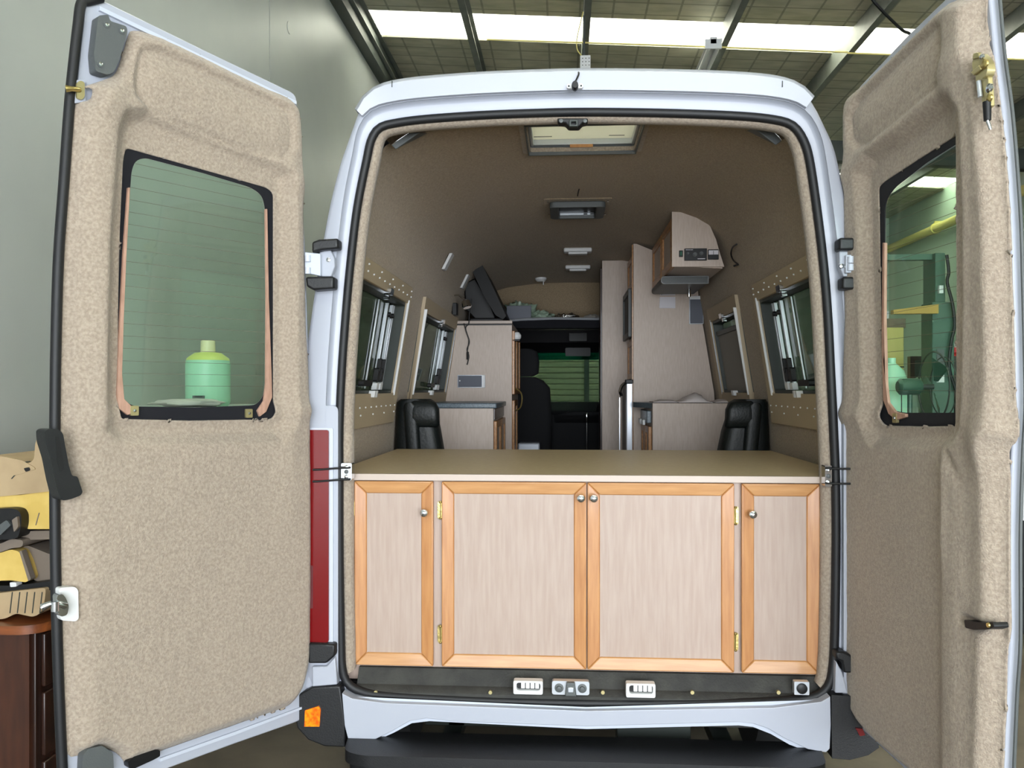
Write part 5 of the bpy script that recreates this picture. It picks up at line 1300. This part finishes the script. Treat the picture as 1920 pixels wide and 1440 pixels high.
# white fridge-like cupboard with carton on top
Y = 4.8
a_, b_ = at(1655,700,Y), at(1695,614,Y)
e = thing('white_locker', ((a_.x+b_.x)/2,Y+.3,0), 'tall cream locker against the far side, behind the fan', 'locker')
build('body', MB().box(a_.x-.25,b_.x,Y,Y+.6,0,b_.z), 'pipe_cream', e, bevel=.008)
build('door_line', MB().box(a_.x-.25,b_.x,Y-.004,Y,b_.z-.35,b_.z-.34), 'steel_dark', e); build('handle', MB().box(b_.x-.06,b_.x-.04,Y-.03,Y,1.3,1.45), 'chrome', e)
a2, b2 = at(1668,613,Y+.1), at(1694,598,Y+.1)
e = thing('carton', ((a2.x+b2.x)/2,Y+.2,b_.z), 'brown open carton sitting on the cream locker', 'carton')
build('box', MB().box(a2.x-.05,b2.x,Y+.05,Y+.40,b_.z,b2.z), 'hide_grey', e, bevel=.004)
build('flap', MB().box(a2.x-.04,b2.x-.01,Y+.40,Y+.41,b2.z,b2.z+.10), 'paper', e)
# water jug
p = at(1672,735,4.05)
e = thing('water_bottle', (p.x,4.05,.0), 'tall pale blue water bottle on a stand beside the fan', 'bottle')
build('bottle', MB().lathe([(.08,1.38),(.13,1.42),(.13,1.68),(.09,1.80),(.03,1.86),(.03,1.90),(.001,1.90)], (p.x,4.05,0)), 'bottle_blue' if 'bottle_blue' in MATS else 'bottle_green', e)
build('stand', MB().box(p.x-.15,p.x+.15,3.92,4.18,0,1.38), 'plastic_white', e, bevel=.01)
# shelf with red tools right of the hoist
Y = 4.6
a_ = at(1782,672,Y); 
e = thing('wall_bench', (a_.x+.5,Y+.3,0), 'cluttered timber workbench to the right of the hoist', 'workbench')
build('top', MB().box(a_.x-.02,a_.x+1.6,Y,Y+.6,a_.z-.06,a_.z), 'yellow_metal', e, bevel=.004)
for x in (a_.x+.05,a_.x+1.5):
    for y in (Y+.04,Y+.56): build('leg', MB().box(x-.03,x+.03,y-.03,y+.03,0,a_.z-.06), 'steel_dark', e)
blob('red_tool_bag', (a_.x+.10,Y+.15,a_.z+.05), .08, (1.2,1,.6), 'red_plastic', 'red tool bag at the left end of the timber workbench', 'bag', 1.1)
blob('white_rag_pile', (a_.x+.28,Y+.25,a_.z+.08), .13, (1.5,1,.6), 'cloth_white', 'heap of white rags on the timber workbench', 'rags', 6.6, .5, 3)
p = at(1790,700,4.3)
e = thing('air_compressor', (p.x+.1,4.3,0), 'dark air compressor in front of the timber workbench', 'compressor')
build('tank', MB().cyl((p.x-.02,4.15,1.48),(p.x+.9,4.15,1.48),.14), 'black', e)
build('frame', MB().box(p.x+.0,p.x+.8,4.05,4.25,.0,1.36), 'wall_paint', e, bevel=.01)
# dark vehicle-like bulk & clutter to the right of the right door
Y = 3.2
a_ = at(1885,1000,Y)
e = thing('parked_trolley', (a_.x+.6,Y,0), 'dark wheeled tool trolley glimpsed beyond the right door edge', 'trolley')
zt_ = at(1905,975,Y).z
build('cabinet', MB().box(a_.x,a_.x+1.2,Y,Y+.6,.30,zt_), 'vent_navy' if 'vent_navy' in MATS else 'black', e, bevel=.01)
for x in (a_.x+.15,a_.x+1.05): build('wheel', MB().cyl((x,Y-.03,.16),(x,Y+.05,.16),.16,n=24), 'tyre', e)
build('top_tray', MB().box(a_.x-.02,a_.x+1.25,Y-.02,Y+.62,zt_,zt_+.30), 'paper', e)
build('stacked_seat', MB().box(a_.x+.0,a_.x+1.2,Y+.05,Y+.5,zt_+.30,zt_+.62), 'hide_grey', e, bevel=.05)

# ================================================================== wall shelf with the bottle behind the left door glass
zs_ = at(390,761,1.6).z
e = thing('wall_shelf', (XL+.45,1.6,zs_-.03), 'wide white shelf on brackets on the left concrete wall', 'shelf')
build('board', MB().box(XL,-1.35,1.1,2.15,zs_-.03,zs_), 'plastic_white', e, bevel=.004)
for y in (1.25,2.0): build('bracket', MB().box(XL,-1.5,y-.015,y+.015,zs_-.05,zs_-.03).hexa([(XL,y-.01,zs_-.45),(XL+.03,y-.01,zs_-.45),(XL+.03,y+.01,zs_-.45),(XL,y+.01,zs_-.45)],[(-1.55,y-.01,zs_-.05),(-1.50,y-.01,zs_-.05),(-1.50,y+.01,zs_-.05),(-1.55,y+.01,zs_-.05)]), 'steel_dark', e)
YB_ = 1.55
c = at(390,700,YB_); r_ = (at(428,700,YB_).x-at(350,700,YB_).x)/2; zsh = at(390,676,YB_).z; ztp = at(390,662,YB_).z; zcp = at(390,638,YB_).z
e = thing('detergent_bottle', (c.x,YB_,zs_), 'big mint-green plastic bottle with cream cap, seen through the left door glass', 'bottle')
build('body', MB().lathe([(r_*.9,0),(r_,.02),(r_,zsh-zs_-.02),(r_*.97,zsh-zs_)], (c.x,YB_,zs_), n=32), 'bottle_green', e)
build('shoulder', MB().lathe([(r_*.97,zsh-zs_),(r_*.93,zsh-zs_+.012),(r_*.6,ztp-zs_),(r_*.28,ztp-zs_+.004)], (c.x,YB_,zs_), n=32), 'bottle_yellow', e)
build('cap', MB().lathe([(r_*.30,ztp-zs_),(r_*.34,ztp-zs_+.004),(r_*.32,zcp-zs_-.004),(r_*.24,zcp-zs_),(.001,zcp-zs_)], (c.x,YB_,zs_), n=24), 'bottle_cap', e)
build('label', MB().box(c.x-.03,c.x+.03,YB_-r_-.004,YB_-r_+.02,zs_+.01,zs_+.055), 'plastic_grey', e)
build('label_mark', MB().box(c.x-.02,c.x+.022,YB_-r_-.006,YB_-r_,zs_+.047,zs_+.054), 'black', e)
a_ = at(370,757,1.4); blob('folded_rag', (a_.x-.05,1.38,zs_+.02), .14, (1.3,.8,.14), 'cloth_white', 'flat white rag in front of the mint bottle on the wall shelf', 'rag', 2.9, .3, 2)

# ================================================================== chest of drawers with seat covers by the left wall
CX1 = at(60,1250,.1).x; CZ = at(40,1168,.1).z
c = thing('chest_of_drawers', ((XL+CX1)/2,.6,0), 'old reddish-brown timber chest of drawers by the left wall', 'chest of drawers')
build('carcass', MB().box(XL+.01,CX1,.12,1.15,.06,CZ-.03), 'timber_dark', c, bevel=.004)
build('end_board', MB().box(XL+.01,CX1-.01,.10,.125,.06,CZ-.03), 'timber_side', c) if 'timber_side' in MATS else (mat('timber_side', (72,38,22), rough=.4, rgb2=(56,28,16), nscale=6, stretch=(5,5,.8), coat=.2), build('end_board', MB().box(XL+.01,CX1-.01,.10,.125,.06,CZ-.03), 'timber_side', c))
build('top', MB().prism(rpoly([(XL+.01,.06),(CX1+.05,.06),(CX1+.10,1.2),(XL+.01,1.2)],[.0,.10,.05,.0],6), FXY, CZ-.03, CZ), 'timber_old', c, bevel=.008, bseg=3)
for z0_, z1_ in ((.62,.82),(.38,.60),(.10,.36)):
    for ya, yb in ((.15,.63),(.65,1.12)):
        dr = build('drawer', MB().box(CX1-.002,CX1+.014,ya,yb,z0_,min(z1_,CZ-.05)), 'timber_dark', c, bevel=.005)
        build('knob', MB().lathe([(.008,0),(.008,.012),(.018,.020),(.001,.030)], (CX1+.014,(ya+yb)/2,(z0_+z1_)/2), (1,0,0), 12), 'brass', dr)
build('plinth', MB().box(XL+.01,CX1-.02,.14,1.13,0,.06), 'timber_dark', c)
def pad(nm, px, y0, y1, m_, lab, cat, bev=.025, group=None):
    P = [at(a,b,y0) for a,b in px]
    return build(nm, MB().prism(rpoly([(p.x,p.z) for p in P],.015,3), FXZ, y0, y1), m_, None, lab, cat, group, bevel=bev, bseg=4, smooth=60)
# from bottom to top
def padthing(nm, px, y0, y1, m_, lab, cat, extra=()):
    P = [at(a,b,y0) for a,b in px]
    e = thing(nm, (sum(p.x for p in P)/len(P),(y0+y1)/2,min(p.z for p in P)), lab, cat)
    build('cover', MB().prism(rpoly([(p.x,p.z) for p in P],.012,3), FXZ, y0, y1), m_, e, bevel=.022, bseg=4, smooth=60)
    for n2, px2, mm, d in extra:
        Q = [at(a,b,y0-d) for a,b in px2]
        build(n2, MB().prism(rpoly([(p.x,p.z) for p in Q],.004,3), FXZ, y0-d, y0+.02), mm, e, bevel=.003)
    return e
o = padthing('seat_cover', [(-70,1168),(-70,1112),(0,1112),(50,1106),(86,1102),(84,1125),(76,1150),(62,1157),(30,1150),(10,1160)], .12, .6, 'hide_beige', 'quilted beige seat cover lying flat on the chest top', 'seat cover',
    [('stitch_line', [(a,1110),(a+1.6,1110),(a-3,1150),(a-4.6,1150)], 'steel_dark', .002) for a in (22,36,50,64,78)])
o = padthing('seat_tray', [(-70,1112),(-70,1098),(30,1098),(92,1090),(150,1088),(150,1106),(60,1107)], .14, .66, 'black', 'flat black seat base between two beige covers on the chest', 'seat base', [('clip', [(18,1092),(30,1092),(31,1100),(19,1101)], 'plastic_white', .01)])
o = padthing('seat_cover', [(-70,1092),(-70,1040),(0,1037),(20,1030),(36,1034),(46,1055),(55,1085),(50,1092),(20,1088)], .13, .5, 'foam_olive' if 'foam_olive' in MATS else 'foam', 'lower yellow foam pad edged in brown in the pile on the chest', 'foam pad',
    [('piping', [(36,1034),(40,1032),(58,1086),(53,1090)], 'hide_grey', .006)])
o = padthing('seat_cover', [(36,1030),(50,1022),(95,1040),(150,1030),(150,1090),(66,1090),(54,1076)], .18, .7, 'hide_grey', 'brown-grey folded cover tucked right of the lower yellow pad', 'seat cover')
o = padthing('seat_cover', [(-70,1042),(-70,1022),(0,1020),(22,1010),(44,1013),(42,1026),(20,1028),(0,1036)], .12, .45, 'hide_grey', 'thin brown-grey strip lying over the lower yellow pad', 'seat cover')
o = padthing('seat_strap', [(-70,1018),(-70,958),(20,953),(34,956),(40,966),(40,985),(34,1008),(18,1012),(-10,1012)], .10, .40, 'black', 'black buckle strap bundle at the front of the pile on the chest', 'strap',
    [('strap_fold', [(-10,990),(12,975),(20,985),(0,1004)], 'plastic_grey', .012),('strap_fold', [(22,975),(32,968),(34,988),(26,998)], 'hide_grey', .012)])
o = padthing('foam_pad', [(36,1004),(46,996),(150,994),(150,1010),(60,1012),(44,1012)], .16, .6, 'hide_grey', 'brown-grey edge piece under the upper yellow foam pad', 'seat cover')
o = padthing('foam_pad', [(-70,940),(0,930),(40,928),(90,920),(150,915),(150,992),(48,992),(44,960),(30,952),(-70,954)], .14, .6, 'foam', 'upper yellow foam cushion on the pile on the chest', 'foam pad', [('crease', [(66,985),(67.5,985),(74,962),(72.5,961)], 'hide_grey', .002)])
o = padthing('seat_cushion', [(-70,932),(-70,860),(0,855),(44,864),(52,870),(64,862),(66,830),(72,815),(90,806),(150,800),(150,915),(60,925),(0,931)], .13, .62, 'hide_beige', 'folded beige seat upholstery with a slit on top of the pile', 'seat cover',
    [('slit', [(20,898),(22,898),(50,866),(48,865)], 'steel_dark', .003),('slit_trim', [(24,892),(46,866),(64,876),(66,880),(40,888)], 'hide_light' if 'hide_light' in MATS else 'hide_beige', .004),('buckle', [(44,878),(54,876),(56,882),(48,885)], 'black', .008)])
# ================================================================== light
w = bpy.data.worlds.new('world'); SC.world = w; w.use_nodes = True
bg = w.node_tree.nodes['Background']; bg.inputs[0].default_value = (.86,.93,1.0,1); bg.inputs[1].default_value = 3.0
def area(nm, loc, rot, sx, sy, e, col=(1,1,1), portal=False, spread=PI):
    l = bpy.data.lights.new(nm, 'AREA'); l.shape = 'RECTANGLE'; l.size = sx; l.size_y = sy; l.energy = e; l.color = col; l.spread = spread
    o = bpy.data.objects.new(nm, l); COL.objects.link(o); o.location = loc; o.rotation_euler = rot
    if portal: l.cycles.is_portal = True
    return o
# daylight through the open workshop doorway behind the photographer
area('doorway_daylight', (1.7,YB-.1,2.0), (PI/2,0,0), 7.2, 3.8, 820, (.90,.95,1.0))
# daylight through the translucent roof strips
for i, (a, b) in enumerate(SK):
    area('skylight_daylight', ((XL+XR)/2,(a+b)/2,rz((XL+XR)/2)+.35), (0,math.atan(.0635),0), 8.6, .66, 380 if a < -1 else 1000, (1,1,.97))
vs_ = SC.view_settings
SC.display_settings.display_device = 'sRGB'
vs_.view_transform = 'Standard'; vs_.look = 'None'; vs_.gamma = 1; vs_.use_curve_mapping = False
vs_.exposure = -0.13
SC.cycles.max_bounces = 8; SC.cycles.diffuse_bounces = 4; SC.cycles.transparent_max_bounces = 12
SC.cycles.sample_clamp_indirect = 6
SC.cycles.caustics_reflective = False; SC.cycles.caustics_refractive = False
